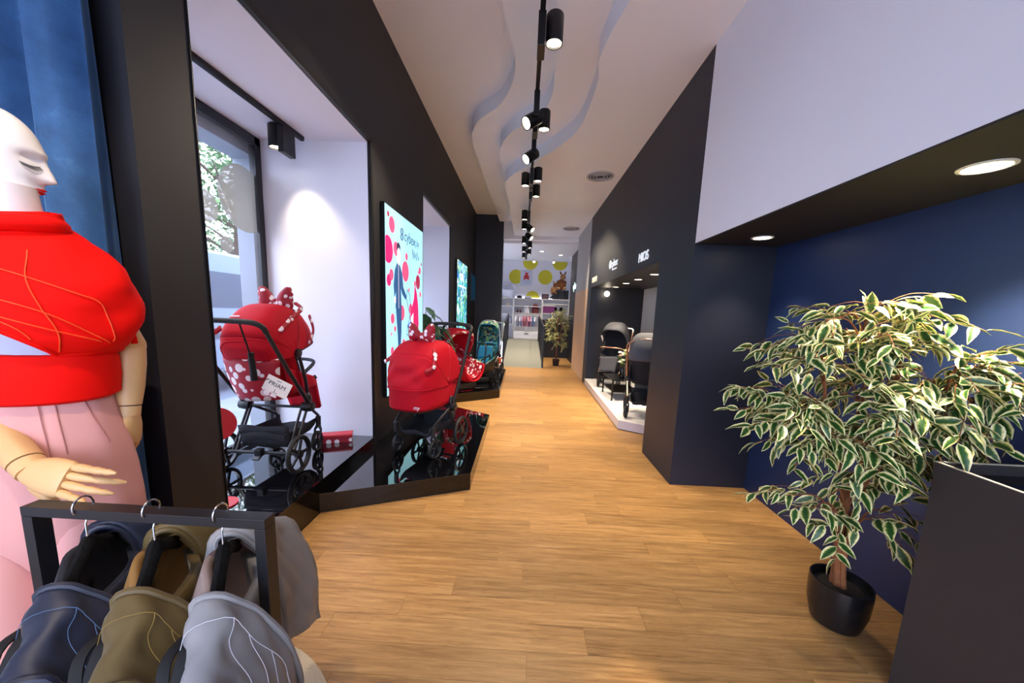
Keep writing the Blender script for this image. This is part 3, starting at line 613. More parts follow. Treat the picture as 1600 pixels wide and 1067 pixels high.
# --- red dotted box on the platform
bx = thing('gift_box', 'shallow red polka dot box on the black platform beside the first stroller', 'box', (-1.72, 3.17, .24), R(22))
MB().bb(-.14, .14, -.05, .05, 0, .075).build('box_body', M['dots'], parent=bx, bevel=.004, smooth=False)
MB().bb(-.145, .145, -.055, .055, .062, .082).build('lid', M['redpl'], parent=bx, bevel=.004, smooth=False)
def disc_stand(label, loc, h=.50, r=.115, rz=0, low=False):
    t = thing('disc_stand', label, 'display stand', loc, rz, None)
    rb = r+.03 if low else r*.8
    MB().lathe([(0, 0), (rb, 0), (rb, .008), (0, .008)], 40).build('base', M['redpl'], parent=t)
    if not low:
        MB().tube([(0, 0, .008), (0, 0, h-r+.01)], .006, 8).build('stem', M['redpl'], parent=t)
        MB().lathe([(0, -.004), (r, -.004), (r, .004), (0, .004)], 40, (0, 0, h), Euler((R(90), 0, 0)).to_matrix()).build('disc', M['redpl'], parent=t)
    return t
disc_stand('red disc sign on a thin red stem, partly hidden by the black pillar', (-1.85, 2.04, .24), .52, .105, R(35))
disc_stand('red disc sign on a stem standing behind the carrycot stroller', (-.90, 4.26, .15), .38, .10, R(10))
# --- 2: red carrycot stroller
s2 = thing('stroller', 'red carrycot stroller with polka dot bow on the black angled platform, facing us', 'stroller', (-.90, 3.37, .15), R(163))
stroller_frame(s2, 'satin_black', 'satin_black', handle=(-.42, 1.19), hz=.44, rear=.225, xf=.20, hw=.245, spokes=5)
# carrycot tub
rings = []
for i in range(12):
    v = i/11; z = .42+.27*v; e = min(1, .66+1.5*v) if v < .25 else 1.0+.03*v
    rings.append([Vector((.225*e*math.copysign(abs(math.cos(a))**.6, math.cos(a)), .05+.37*e*math.copysign(abs(math.sin(a))**.8, math.sin(a))+.008*math.sin(a*5+z*30)*(.3 if v > .2 else 0), z)) for a in [2*math.pi*j/40 for j in range(40)]])
MB().loft(rings[:3]).build('carrycot_base', M['dark_fabric'], parent=s2)
MB().loft(rings[2:], cap=False).build('carrycot_side', M['red'], parent=s2, solid=.012)
def chp(phi, j, n=24):
    s = math.pi*j/n; cx = math.cos(s); return Vector((.240*math.copysign(abs(cx)**.36, cx), .06+.36*(math.sin(s)**.5)*math.cos(phi), .69+.375*(math.sin(s)**.5)*math.sin(phi)))
def apron(u, v):
    a = math.pi*u; lo = Vector((.238*math.copysign(abs(math.cos(a))**.6, math.cos(a)), .05+.388*math.sin(a)**.8, .665)); hi = chp(R(44), u*24)*1.0+Vector((0, .012, 0))
    p = lo.lerp(hi, v); w_ = math.sin(math.pi*v)*math.sin(a); return p+Vector((0, (.012+.010*math.sin(u*17+v*7)+.008*math.sin(u*31-v*11))*w_, .008*math.sin(u*9+3)*w_))
MB().grid(apron, 48, 16).build('apron', M['red'], parent=s2, solid=.01, ang=80)
MB().tube([apron(k/30, 0)+Vector((0, .004, 0)) for k in range(31)], .007, 6).build('apron_hem', M['red'], parent=s2)
rings = [[chp(R(40+143*i/18), j)+Vector((0, 0, .004*math.sin(math.pi*((i/18*3) % 1)))) for j in range(25)] for i in range(19)]
MB().loft(rings, closed=False, cap=False).build('canopy', M['red'], parent=s2, solid=.008, ang=60)
MB().tube([v+Vector((0, .0, .004)) for v in rings[8]], .005, 6).build('canopy_piping', M['dots'], parent=s2)
bow(s2, 'bow', (.0, .12, 1.105), 1.2, 0)
ribbon(s2, [(-.15, .16, 1.04), (-.215, .24, .97), (-.235, .30, .86), (-.19, .36, .82)], .04, nrm=(-1, .6, .2))
ribbon(s2, [(.20, .18, .98), (.25, .24, .90), (.31, .25, .86)], .035, nrm=(0, 1, .3))
text_part('lettering', 'my', .05, M['white_thread'], s2, (-.13, .446, .51), (R(90), 0, R(180)), .001, shear=.3)
# --- 3: red infant seat
def infant_seat(label, loc, rz, shell, inner, rim, sc=1.0, canopy=None, handle_col='satin_black', tilt=0):
    t = thing('infant_seat', label, 'infant seat', loc, rz); t.scale = (sc, sc, sc)
    q = Euler((R(tilt), 0, 0)).to_matrix()
    def shellpt(u, v, off=0):      # u around 0..1 (left-bottom-right), v along body foot->head
        a = math.pi*(u)-math.pi/2; y = -.34+.68*v; wv = .215*(1-.28*(2*abs(v-.5))**3)+off; zb = .10+.02*(1-v)+.33*max(0, v-.45)**1.5+.10*max(0, .25-v)
        hgt = .26+.22*v
        return q @ Vector((wv*math.sin(a)*1.0, y-(.03*v)*math.cos(a), zb+(hgt)*(1-math.cos(a))*.75))
    MB().grid(lambda u, v: shellpt(u, v), 20, 18).build('shell', M[shell], parent=t, solid=.02)
    MB().grid(lambda u, v: shellpt(.06+.88*u, .04+.9*v, -.035)+Vector((0, 0, .035)), 18, 16).build('liner', M[inner], parent=t, solid=.02)
    e = MB()
    for u in (0, 1): e.tube([shellpt(u, v/16) for v in range(17)], .018, 8)
    e.build('rim', M[rim], parent=t)
    MB().bb(-.15, .15, -.22, .20, 0, .12).build('base', M['satin_black'], parent=t, bevel=.03)
    h = [q @ Vector((-.235, .03, .40)), q @ Vector((-.245, .05, .62)), q @ Vector((-.19, .08, .83)), q @ Vector((0, .10, .88)), q @ Vector((.19, .08, .83)), q @ Vector((.245, .05, .62)), q @ Vector((.235, .03, .40))]
    MB().tube(smooth_path(h, 6), .017, 10).build('carry_handle', M[handle_col], parent=t)
    for s in (-1, 1): MB().lathe([(0, -.02), (.04, -.016), (.045, .01), (0, .015)], 20, q @ Vector((s*.225, .03, .40)), Euler((0, R(90), 0)).to_matrix()).build('handle_joint', M['satin_black'], parent=t)
    if canopy:
        rs = []
        for i in range(11):
            ph = R(60+115*i/10); rs.append([q @ (Vector((0, .06, .45))+Vector((.228*math.copysign(abs(math.cos(s))**.6, math.cos(s)), .33*(math.sin(s)**.6)*-math.cos(ph), .36*(math.sin(s)**.6)*math.sin(ph)))) for s in [math.pi*j/20 for j in range(21)]])
        MB().loft(rs, closed=False, cap=False).build('canopy', M[canopy], parent=t, solid=.01, ang=60)
        MB().tube(rs[0], .018, 8).build('canopy_trim', M[rim], parent=t)
    hs = MB()
    for s in (-1, 1): hs.grid(lambda u, v: q @ Vector((s*(.05)+(u-.5)*.03, .20-.30*v, .36-.12*v+.03)), 1, 6)
    hs.build('harness', M['strap'], parent=t, solid=.008)
    return t
disc_stand('flat round pinkish-red disc on the far black platform below the red infant seat', (-1.03, 6.10, .15), 0, .16, 0, True)
infant_seat('red infant seat with polka dot lining and dark carry handle, on the far black platform', (-1.12, 6.16, .160), R(50), 'red', 'dots', 'dots', 1.28, 'red')
infant_seat('blue and green patterned infant seat with black handle, tipped back beside the blue stroller', (-.84, 6.80, .155), R(-62), 'satin_black', 'teal', 'jungle', .86, None)
sh = thing('blanket', 'crumpled green leaf-patterned cover lying over the blue infant seat', 'cover', (-1.0, 6.80, .55), R(20))
# --- 5: blue stroller
MB().grid(lambda u, v: ((u-.5)*.42, (v-.5)*.36, .05+.05*math.sin(u*9+v*3)*math.sin(v*8)-.32*(abs(u-.5)**2.2+abs(v-.5)**2.2)*1.6), 20, 18).build('cloth', M['jungle'], parent=sh, solid=.008)
s5 = thing('stroller', 'blue patterned stroller with silver frame at the far end of the black platforms', 'stroller', (-.74, 7.55, .15), R(172))
stroller_frame(s5, 'silver', 'satin_black', handle=(-.40, 1.10), hz=.44, rear=.24, yr=-.20, yf=.26, xf=.20, hw=.235, grip='silver')
seat_unit(s5, 'teal', 'jungle', 'teal', face=1, base=(0, .04, .48), w=.20, Rr=.33, liner='jungle', a_front=55, a_back=175, barm='teal')
MB().tube(smooth_path([(-.235, .0, .52), (-.235, -.02, .9), (-.16, -.02, 1.12), (0, -.02, 1.17), (.16, -.02, 1.12), (.235, -.02, .9), (.235, .0, .52)], 6), .012, 10).build('silver_hoop', M['silver'], parent=s5)
MB().grid(lambda u, v: ((u-.5)*.34, .285+.05*v, .66-.24*v), 8, 8).build('front_panel', M['teal'], parent=s5, solid=.03)
toy = thing('toy_pouch', 'small orange pouch clipped to the side of the blue stroller', 'toy', (-.475, 7.36, .50))
MB().ell((0, 0, 0), (.035, .03, .07), rot=(0, .2, 0)).ell((.03, -.01, .06), (.02, .02, .025)).ell((-.03, -.01, .05), (.02, .02, .025)).build('pouch', mat('orange_fabric', '#d5683a', .8), parent=toy)
# --- 6: near dark grey stroller in the right-hand opening
s6 = thing('stroller', 'dark grey stroller with rose gold frame, half behind the pillar on the white platform', 'stroller', (1.72, 4.98, .13), R(-22))
stroller_frame(s6, 'rose', 'satin_black', handle=(.46, 1.06), hz=.50, hy=0, rear=.24, yr=.20, yf=-.22, xf=.20, hw=.24, cross=True, grip='rubber')
seat_unit(s6, 'grey_fabric', 'grey_fabric', 'dark_fabric', face=1, base=(0, .03, .47), w=.22, Rr=.35, a_front=20, a_back=180, barm='rose')
MB().tube(smooth_path([(-.245, -.06, .56), (-.25, -.19, .86), (-.235, -.255, 1.02), (0, -.29, 1.09), (.235, -.255, 1.02), (.25, -.19, .86), (.245, -.06, .56)], 6), .012, 10).build('seat_hoop', M['rose'], parent=s6)
# --- 7: black stroller farther in
s7 = thing('stroller', 'black stroller with open hood and pale handle standing against the black end of the opening', 'stroller', (1.76, 7.02, .13), R(150))
stroller_frame(s7, 'rose', 'satin_black', handle=(-.44, 1.12), hz=.52, rear=.25, yr=-.24, yf=.24, xf=.19, hw=.235, cross=True, grip='silver')
seat_unit(s7, 'grey_fabric', 'grey_fabric', 'dark_fabric', face=1, base=(0, .03, .54), w=.21, Rr=.37, a_front=38, a_back=185, barm='rose')
tg7 = MB().box((0, 0, 0), (.14, .003, .16)).build('price_tag', M['card'], parent=s7, loc=(.27, -.28, .92), rot=(R(10), R(20), R(20)), smooth=False)
# side table and flowers
tb = thing('side_table', 'low black two-tier side table on the white platform between the two strollers', 'table', (1.66, 6.12, .13))
MB().bb(-.19, .31, -.34, .36, .33, .345).build('tabletop', M['black_metal'], parent=tb, smooth=False)
MB().bb(-.17, .29, -.32, .34, .14, .15).build('shelf', M['black_metal'], parent=tb, smooth=False)
for x in (-.18, .30):
    for y in (-.33, .35): MB().bb(x-.012, x+.012, y-.012, y+.012, 0, .33).build('leg', M['black_metal'], parent=tb, smooth=False)
va = thing('flower_vase', 'dark vase of white, green and pink flowers on the side table', 'vase', (1.67, 5.98, .475))
MB().lathe([(.0, 0), (.045, 0), (.055, .06), (.04, .16), (.035, .20), (.045, .22), (.038, .215), (.03, .19), (0, .05)], 20).build('vase', M['gloss_side'], parent=va)
r = random.Random(5); fcols = [mat('petal_white', '#f1efe4', .6), mat('petal_pink', '#e3b3a6', .6), mat('petal_green', '#b9c77a', .6)]
sm = MB()
for k in range(16):
    a = r.uniform(0, 6.28); rr = r.uniform(.0, .10); z = r.uniform(.26, .48); p = Vector((rr*math.cos(a)-.02, rr*math.sin(a), z)); sm.tube([(0, 0, .18), (p.x*.6, p.y*.6, z*.7), p], .003, 5)
    fb = MB()
    for j in range(7):
        b = 6.28*j/7; fb.ell(p+Vector((.018*math.cos(b), .018*math.sin(b), .006)), (.016, .011, .012), 7, 5, rot=(0, 0, b))
    fb.ell(p+Vector((0, 0, .012)), (.012, .012, .014), 8, 5); fb.build('flower', fcols[k % 3], parent=va)
sm.build('stems', mat('stem_green', '#4c6a35', .6), parent=va)
lf = MB()
for k in range(14):
    a = r.uniform(0, 6.28); z = r.uniform(.22, .42); d = Vector((math.cos(a), math.sin(a), .3)); p = Vector((0, 0, z))+d*.03; n_ = d.cross(Vector((0, 0, 1))).normalized()*.018
    lf.add([p, p+d*.05+n_, p+d*.11, p+d*.05-n_], [(0, 1, 2, 3)])
lf.build('leaves', mat('stem_green', '#4c6a35'), parent=va)
# ---------------------------------------------------------------- mannequin
MZ = .04
mn = thing('mannequin', 'white-headed shop mannequin with wooden arms, pink trousers and closed eyes, before the blue curtain', 'mannequin', (-1.37, .955, MZ))
QB = Euler((0, 0, R(24))).to_matrix()
def B(p): return QB @ Vector(p)
# torso core (neck to hips), one continuous body
def ringz(z, a, b, cx=0, cy=0, n=28, pw=1.0): return [B((cx+a*math.copysign(abs(math.cos(t))**pw, math.cos(t)), cy+b*math.copysign(abs(math.sin(t))**pw, math.sin(t)), z)) for t in [2*math.pi*i/n for i in range(n)]]
core = [(.86, .165, .12, 0), (.95, .17, .125, 0), (1.05, .155, .115, 0), (1.18, .122, .095, 0), (1.28, .14, .10, 0), (1.38, .165, .115, -.01), (1.46, .175, .11, -.005), (1.54, .165, .085, .005), (1.59, .12, .06, .01), (1.62, .062, .055, .012), (1.66, .052, .052, 0), (1.74, .050, .052, -.01)]
MB().loft([ringz(z, a, b, 0, cy) for z, a, b, cy in core]).build('body', M['mannequin'], parent=mn)
MB().loft([ringz(z, a+.008, b+.010, 0, cy) for z, a, b, cy in core[3:9]], cap=False).build('lavender_top', M['lav'], parent=mn, solid=.004)
# head: grid displaced from an ellipsoid
def head():
    f = Vector((math.cos(R(32)), math.sin(R(32)), -.20)).normalized(); lat = Vector((0, 0, 1)).cross(f).normalized(); up = f.cross(lat)
    C0 = Vector((-.058, .005, 1.822)); nu, nv = 72, 64
    G = lambda x, s: math.exp(-(x/s)**2)
    def pt(phi, th, off=0):       # phi: 0 = front
        F, X, U = math.sin(th)*math.cos(phi), math.sin(th)*math.sin(phi), -math.cos(th)
        x, fr, u = .074*X, .100*F, .124*U
        if U < 0: k = -U; x *= 1-.34*k**1.3; fr = fr*(1-.10*k)+.022*k*max(0, F)+.012*k
        if F < 0: fr *= 1.05; u += .004
        if F > 0:
            d = 0
            nz = -.030; t = (u-nz)/(.030-nz)
            if u > nz-.012: d += .026*G(x, .0095+.006*G(u-nz, .014))*(max(0, 1-max(0, (u-nz)/.058))**.9 if u > nz else G(u-nz, .007))
            d += .009*G(x, .02)*G(u+.061, .013) - .0045*G(x, .03)*G(u+.0605, .0025)
            d += .013*G(x, .022)*G(u+.102, .018) - .005*G(x, .02)*G(u+.083, .008)
            for s in (-1, 1): d += -.013*G(x-s*.031, .017)*G(u-.012, .014)+.006*G(x-s*.031, .011)*G(u-.006, .008)+.004*G(x-s*.045, .02)*G(u+.03, .02)
            d += .006*G(x, .04)*G(u-.036, .012)
            fr += d*min(1, F*2.2)
        return C0+lat*(x+0)+f*(fr+off)+up*u
    rings = [[pt(2*math.pi*i/nu, math.pi*(.01+.98*j/nv)) for i in range(nu)] for j in range(nv+1)]
    hd = MB().loft(rings).build('head', M['mannequin'], parent=mn, ang=180)
    # neck joining head and body
    MB().tube([C0+Vector((-.01, .0, -.07))-f*.02, B((0, -.005, 1.67)), B((0, 0, 1.60))], [.050, .050, .060], 20).build('neck', M['mannequin'], parent=mn)
    # lips
    def solve(x0, u0):
        bx, best = None, 9
        X = x0/.074; U = u0/.124
        for _ in range(8):
            Fq = max(.05, 1-X*X-U*U)**.5; k = max(0, -U); xs = .074*X*(1-.34*k**1.3); X *= 1 if abs(xs) < 1e-6 else max(.5, min(2, x0/xs)) if x0 else 1
        F = max(.02, 1-X*X-U*U)**.5; return math.atan2(X, F), math.acos(max(-1, min(1, -U)))
    for s, nm in ((1, 0), (-1, 1)):
        mb = MB()
        def lp(u, v):
            x = (u-.5)*2*.0235; e = (1-abs(u-.5)*2)**.75; bowc = .0022*math.exp(-(x/.004)**2)
            uu = -.0605+(s*(v*(.0095 if s < 0 else .0085)*e)-(bowc*v if s > 0 else 0))
            ph, th = solve(x, uu); return pt(ph, th, .0012+.004*math.sin(math.pi*min(1, v*1.0))*e)
        mb.grid(lp, 24, 8); mb.build('lips', M['lips'], parent=hd, ang=180)
    for s in (-1, 1):
        mb = MB()
        for r_ in range(3):
            pts = []
            for i in range(12):
                x = s*(.014+.034*i/11); u0 = .0015-.0035*math.sin(math.pi*i/11)-.004*i/11-.0028*r_; ph, th = solve(x, u0); pts.append(pt(ph, th, .0014+.0016*r_))
            mb.tube(pts, .0009, 5)
        mb.build('eyelashes', M['lash'], parent=hd)
    for s in (-1, 1):
        ear = MB(); ear.ell(C0+lat*s*.074-f*.012+up*-.005, (.008, .020, .032), rot=(0, 0, math.atan2(f.y, f.x)+R(90)+0)); ear.build('ear', M['mannequin'], parent=hd)
head()
# trousers: hips and two legs
tz = [(.0, 1), ]
def leg(s):
    rings = []
    for z, a, b, cx, cy in ((.05, .105, .12, .135, .0), (.30, .12, .13, .13, -.0), (.55, .118, .135, .108, -.01), (.72, .098, .128, .088, -.008), (.84, .078, .105, .082, -.005)):
        rings.append([B((s*cx+a*math.cos(t)*(1+.03*math.sin(3*t)), cy+b*math.sin(t)*(1+.05*math.cos(2*t+z*4)), z)) for t in [2*math.pi*i/28 for i in range(28)]])
    return rings
tr_ = MB()
tr_.loft(leg(1)); tr_.loft(leg(-1))
hips = [(.64, .12, .03), (.70, .17, .10), (.78, .188, .132), (.86, .186, .136), (.95, .180, .134), (1.04, .168, .127), (1.12, .152, .116), (1.175, .142, .108), (1.235, .140, .106)]
tr_.loft([[B((a*math.cos(t)*(1+.012*math.sin(9*t)), b*math.sin(t)*(1+.02*math.sin(11*t)), z)) for t in [2*math.pi*i/56 for i in range(56)]] for z, a, b in hips])
to = tr_.build('trousers', M['pink'], parent=mn, ang=70)
def tpt(th, z, off=.003):
    for i in range(len(hips)-1):
        if hips[i][0] <= z <= hips[i+1][0]: k = (z-hips[i][0])/(hips[i+1][0]-hips[i][0]); a = hips[i][1]*(1-k)+hips[i+1][1]*k; b = hips[i][2]*(1-k)+hips[i+1][2]*k
    t = R(th); return B(((a+off)*math.cos(t), (b+off)*math.sin(t), z))
sm = MB()
for th0, th1 in ((-70, -66), (-58, -56), (-100, -104), (-112, -118)): sm.tube([tpt(th0+(th1-th0)*k/8, 1.20-.17*k/8) for k in range(9)], .0014, 5)
sm.tube([tpt(-38+14*k/8, 1.20-.16*k/8) for k in range(9)], .002, 5); sm.build('pleat_seam', mat('pink_seam', '#b2736e', .7), parent=to)['kind'] = 'stuff'
MB().loft([[tpt(-135, 1.15, .003), tpt(-129, 1.15, .003), tpt(-129, 1.15, .009), tpt(-135, 1.15, .009)], [tpt(-137, .99, .003), tpt(-131, .99, .003), tpt(-131, .99, .009), tpt(-137, .99, .009)]]).build('pocket_welt', M['pink'], parent=to)
# feet
for s in (-1, 1):
    MB().ell(B((s*.13, -.06, .035)), (.042, .115, .035), rot=(0, 0, R(24))).build('foot', M['mannequin'], parent=mn)
# wooden arms
def hand(parent, wrist, fwd, side, nrm, sc, curls, thumb_side, thumb=(.6, .5)):
    """wrist point; fwd = towards the fingers, side = across the palm (index side), nrm = out of the palm"""
    Wp = Vector(wrist); f = Vector(fwd).normalized(); n_ = Vector(nrm); n_ = (n_-f*n_.dot(f)).normalized(); sd = f.cross(n_)
    if sd.dot(Vector(side)) < 0: sd = -sd
    ring = lambda c, a, b: [c+sd*a*math.copysign(abs(math.cos(t))**.75, math.cos(t))+n_*b*math.copysign(abs(math.sin(t))**.85, math.sin(t)) for t in [2*math.pi*i/18 for i in range(18)]]
    rs = [(0, .026, .023), (.012, .031, .024), (.035, .038, .022), (.06, .041, .019), (.082, .041, .016), (.092, .038, .012)]
    hb = MB().loft([ring(Wp+f*x*sc, a*sc, b*sc) for x, a, b in rs]).build('hand', M['limb'], parent=parent)
    L = [(.043, .027, .021), (.048, .030, .022), (.044, .028, .021), (.034, .021, .018)]
    for k, (ll, cu) in enumerate(zip(L, curls)):
        p = Wp+f*.090*sc+sd*(.0285-.019*k)*sc; ang = 0; fan = (1.5-k)*.05; mb = MB()
        for j, l_ in enumerate(ll):
            ang += R(cu[j]); d = (f*math.cos(ang)+n_*math.sin(ang)+sd*fan).normalized(); q_ = p+d*l_*sc; r0 = (.0098-.0012*j)*sc; r1 = r0*(.86 if j < 2 else .6)
            mb.tube([p-d*.003*sc, p+d*l_*.3*sc, p+d*l_*.8*sc, q_], [r0*.8, r0, r1*1.02, r1*.8], 10); mb.ell(q_, (r1*.8,)*3, 8, 6); p = q_
        mb.build('finger', M['limb'], parent=hb)
    p = Wp+f*.028*sc+sd*thumb_side*.030*sc; mb = MB(); d = (f*thumb[0]+sd*thumb_side*.75+n_*thumb[1]).normalized()
    for j, l_ in enumerate((.036, .030, .024)):
        q_ = p+d*l_*sc; mb.tube([p-d*.004*sc, p+d*l_*.4*sc, q_], [.0115*sc, .0115*sc*(1-.1*j), .009*sc*(1-.1*j)], 10); mb.ell(q_, (.009*sc*(1-.1*j),)*3, 8, 6); p = q_; d = (d*.8+f*.5).normalized()
    mb.build('thumb', M['limb'], parent=hb)
    return hb
O = Vector((-1.37, .955, MZ))
def arm(sh_, el, wr, r=(.050, .044, .037, .030)):
    S, E_, W_ = [Vector(v)-O for v in (sh_, el, wr)]
    up_ = MB().tube([S, S+(E_-S)*.5, E_], [r[0], r[1]*1.06, r[1]], 20).build('upper_arm', M['limb'], parent=mn)
    MB().ell(S, (r[0]*1.02,)*3).build('shoulder', M['mannequin'], parent=mn)
    MB().ell(E_, (r[1]*.98,)*3).build('elbow_joint', M['limb'], parent=up_)
    d = (W_-E_).normalized()
    fo = MB().tube([E_-d*.0, E_+(W_-E_)*.25, E_+(W_-E_)*.6, W_-d*.03], [r[1]*.95, r[1], r[2]*1.03, r[3]*1.05], 20).build('forearm', M['limb'], parent=mn)
    MB().tube([W_-d*.030, W_-d*.026], [r[3]*.9, r[3]*.9], 18).build('joint_gap', M['limb_joint'], parent=fo)
    MB().tube([W_-d*.026, W_+d*.004], [r[3]*1.02, r[3]*.98], 18).build('wrist', M['limb'], parent=fo)
    return W_, d
# far arm (right of the body in the photo), hanging and bent slightly back
W1, d1 = arm((-1.25, 1.01, 1.52), (-1.26, 1.10, 1.35), (-1.245, 1.06, 1.135), r=(.040, .041, .037, .030))
hand(mn, W1, (-.02, -.10, -1), (-.3, -1, 0), (-1, -.1, -.1), 1.02, [(8, 10, 10), (14, 22, 20), (22, 26, 22), (30, 34, 26)], 1, (.75, .25))
# near arm crossing the body
W2, d2 = arm((-1.53, .92, 1.52), (-1.56, .90, 1.28), (-1.24, .825, 1.055), r=(.040, .044, .039, .032))
hand(mn, W2, (1, -.08, -.16), (.05, -.2, .8), (.1, .9, -.45), 1.12, [(2, 6, 4), (16, 24, 18), (10, 12, 12), (-2, 4, -14)], -1, (.8, .6))
# red carrier worn over the top
rc = thing('baby_carrier', 'bright red quilted fabric baby carrier worn by the mannequin, with a wide waist belt', 'baby carrier', (-1.37, .955, MZ))
prof = [(1.295, .152, .115), (1.31, .172, .132), (1.335, .190, .145), (1.38, .205, .152), (1.43, .210, .150), (1.48, .202, .142), (1.53, .180, .126), (1.57, .150, .108), (1.60, .118, .094), (1.625, .094, .084), (1.65, .084, .078), (1.67, .080, .076)]
def pr(z):
    for i in range(len(prof)-1):
        if prof[i][0] <= z <= prof[i+1][0]: k = (z-prof[i][0])/(prof[i+1][0]-prof[i][0]); return [prof[i][j]*(1-k)+prof[i+1][j]*k for j in (1, 2)]
    return prof[-1][1:]
def edge(z): # angle (deg, from person's left towards the front = negative y) where the panel ends
    t = min(1, max(0, (z-1.295)/.22)); return 52+84*t**1.0 if z < 1.57 else 136+(z-1.57)*1300
def shell(u, v, off=0):
    z = 1.295+.375*v; a, b = pr(z); th0 = -95 if z < 1.57 else -95-(z-1.57)*1300; th1 = edge(z); th0 = max(th0, th1-359) ; th = R(th0+(th1-th0)*u)
    puff = 1+.10*math.exp(-((math.degrees(th)+0)/34)**2)*(1 if z < 1.6 else max(0, 1-(z-1.6)*20)); cr = .006*math.sin(14*z*3+3*math.sin(th*2))*math.exp(-((math.degrees(th)-10)/40)**2)
    return B(((a+off+cr)*math.cos(th)*puff, -(b+off+cr)*math.sin(th), z+.012*math.cos(th)-(.012*math.sin(th) if z > 1.6 else 0)))
MB().grid(shell, 64, 30).build('shoulder_panel', M['red_hot'], parent=rc, solid=.012, ang=80)
MB().grid(lambda u, v: B(((.20-.02*v)*math.cos(R(-75+60*u)), -(.17)*math.sin(R(-75+60*u)), 1.32+.2*v)), 12, 10).build('back_panel', M['red_hot'], parent=rc, solid=.014)
edg = MB(); edg.tube([shell(1, k/26, .004) for k in range(20)], .007, 8); edg.tube([shell(u/30, 0.0, .004) for u in range(31)], .008, 8); edg.build('binding', M['red_hot'], parent=rc)
def surf(th, z, off=.0088):
    z_ = z; v = (z_-1.295)/.375; th0 = -95; th1 = edge(z_); return shell((th-th0)/(th1-th0), v, off)
def stitch(pts): 
    P = [(q.x*100, q.y) for q in smooth_path([(a/100, b, 0) for a, b in pts], 9)]
    P = [q for q in P if q[0] < edge(q[1])-3]
    MB().tube([surf(*p) for p in P], .0016, 5).build('quilt_stitch', M['stitch'], parent=rc)
stitch([(118, 1.555), (80, 1.52), (45, 1.46), (32, 1.43), (24, 1.35), (22, 1.325)]); stitch([(108, 1.505), (88, 1.46), (60, 1.41), (34, 1.345), (24, 1.322)]); stitch([(122, 1.525), (98, 1.44), (72, 1.37), (62, 1.31)])
stitch([(62, 1.565), (66, 1.50), (62, 1.43), (54, 1.36), (52, 1.305)]); stitch([(88, 1.418), (60, 1.37), (30, 1.327)])
# cowl fold at the neck
MB().tube([B(((.088+.012*math.sin(3*t))*math.cos(t), -(.088)*math.sin(t)-.008, 1.632+.012*math.cos(t))) for t in [2*math.pi*i/40 for i in range(40)]], .022, 10, closed=True).build('cowl_roll', M['red_hot'], parent=rc)
MB().loft([[B((a*math.cos(t), b*math.sin(t), z+.004*math.sin(2*t))) for t in [2*math.pi*i/44 for i in range(44)]] for z, a, b in ((1.175, .150, .115), (1.182, .158, .122), (1.23, .162, .127), (1.28, .160, .125), (1.300, .156, .122), (1.303, .150, .116))], cap=False).build('waist_belt', M['red_hot'], parent=rc, solid=.010)
# blue velvet curtain hanging behind, between mannequin and pillar
cu = thing('curtain', 'long blue velvet curtain hanging in deep folds behind the mannequin', 'curtain', (-2.15, 1.28, 0))
def cf(u, v):
    x = -.72+1.40*u; z = .03+3.85*v; a = .058*(1-.2*v); return (x, a*math.sin(x*2*math.pi/.19+.6*math.sin(x*9))-.01+.012*math.sin(x*90+z), z)
k = NB('blue_velvet'); k.b.inputs['Base Color'].default_value = lin('#2c5580'); k.b.inputs['Roughness'].default_value = .75; k.b.inputs['Sheen Weight'].default_value = 1; k.b.inputs['Sheen Roughness'].default_value = .35; k.b.inputs['Sheen Tint'].default_value = lin('#7fb0e0')
tc = k.n('TexCoord'); n_ = k.n('TexNoise', Scale=9, Detail=8, Roughness=.7); k.l(tc.outputs['Object'], n_.inputs['Vector']); k.l(k.ramp(n_.outputs['Fac'], [(.3, '#234a74'), (.6, '#33608f'), (.75, '#4a7aa8')]), k.b.inputs['Base Color'])
MB().grid(cf, 150, 12).build('drape', k.m, parent=cu, ang=180)
MB().tube([(-.74, 0, 3.87), (.66, 0, 3.87)], .014, 10).build('rod', M['black_metal'], parent=cu)
spot('display_spot', (-.75, .1, 3.55), (-1.35, 1.0, 1.35), 62, 46, .7, SPOT_COL, .04)
def housing(x, y, z, tgt):
    t = thing('ceiling_spotlight', 'black ceiling spotlight aimed at the mannequin, above and behind the viewer', 'spotlight', (x, y, 3.78)); d = (Vector(tgt)-Vector((x, y, z))).normalized(); q = d.to_track_quat('-Z', 'Y').to_matrix()
    MB().tube([(0, 0, 0), (0, 0, z-3.78+.05)], .012, 8).build('stem', M['black_metal'], parent=t)
    MB().lathe([(0, .13), (.057, .13), (.057, -.02), (.05, -.02), (.05, .0), (0, .0)], 24, (0, 0, z-3.78), q).build('housing', M['black_metal'], parent=t)
housing(-.75, .1, 3.55, (-1.35, 1.0, 1.35))
# ---------------------------------------------------------------- clothes rail with hangers and carriers
RY = .77
rk = thing('clothes_rail', 'black square-tube clothes rail in the left foreground', 'rail', (-.885, RY, MZ))
zt = 1.0-MZ; x0, x1 = -1.18+.885, -.585+.885
MB().bb(x0, x1, -.018, .018, zt-.024, zt).build('top_bar', M['satin_black'], parent=rk, smooth=False, bevel=.0012)
for s, xx in ((0, x0), (1, x1-.026)):
    MB().bb(xx, xx+.026, -.018, .018, .0, zt-.0245).build('post', M['satin_black'], parent=rk, smooth=False, bevel=.0012)
MB().bb(x0, x1, -.010, .010, .10, .124).build('lower_bar', M['satin_black'], parent=rk, smooth=False)
for xx in (x0, x1-.026): MB().bb(xx, xx+.026, -.17, .17, .0, .02).build('foot_bar', M['satin_black'], parent=rk, smooth=False)
H = Vector((.52, -.854, 0)); Pp = Vector((.854, .52, 0))
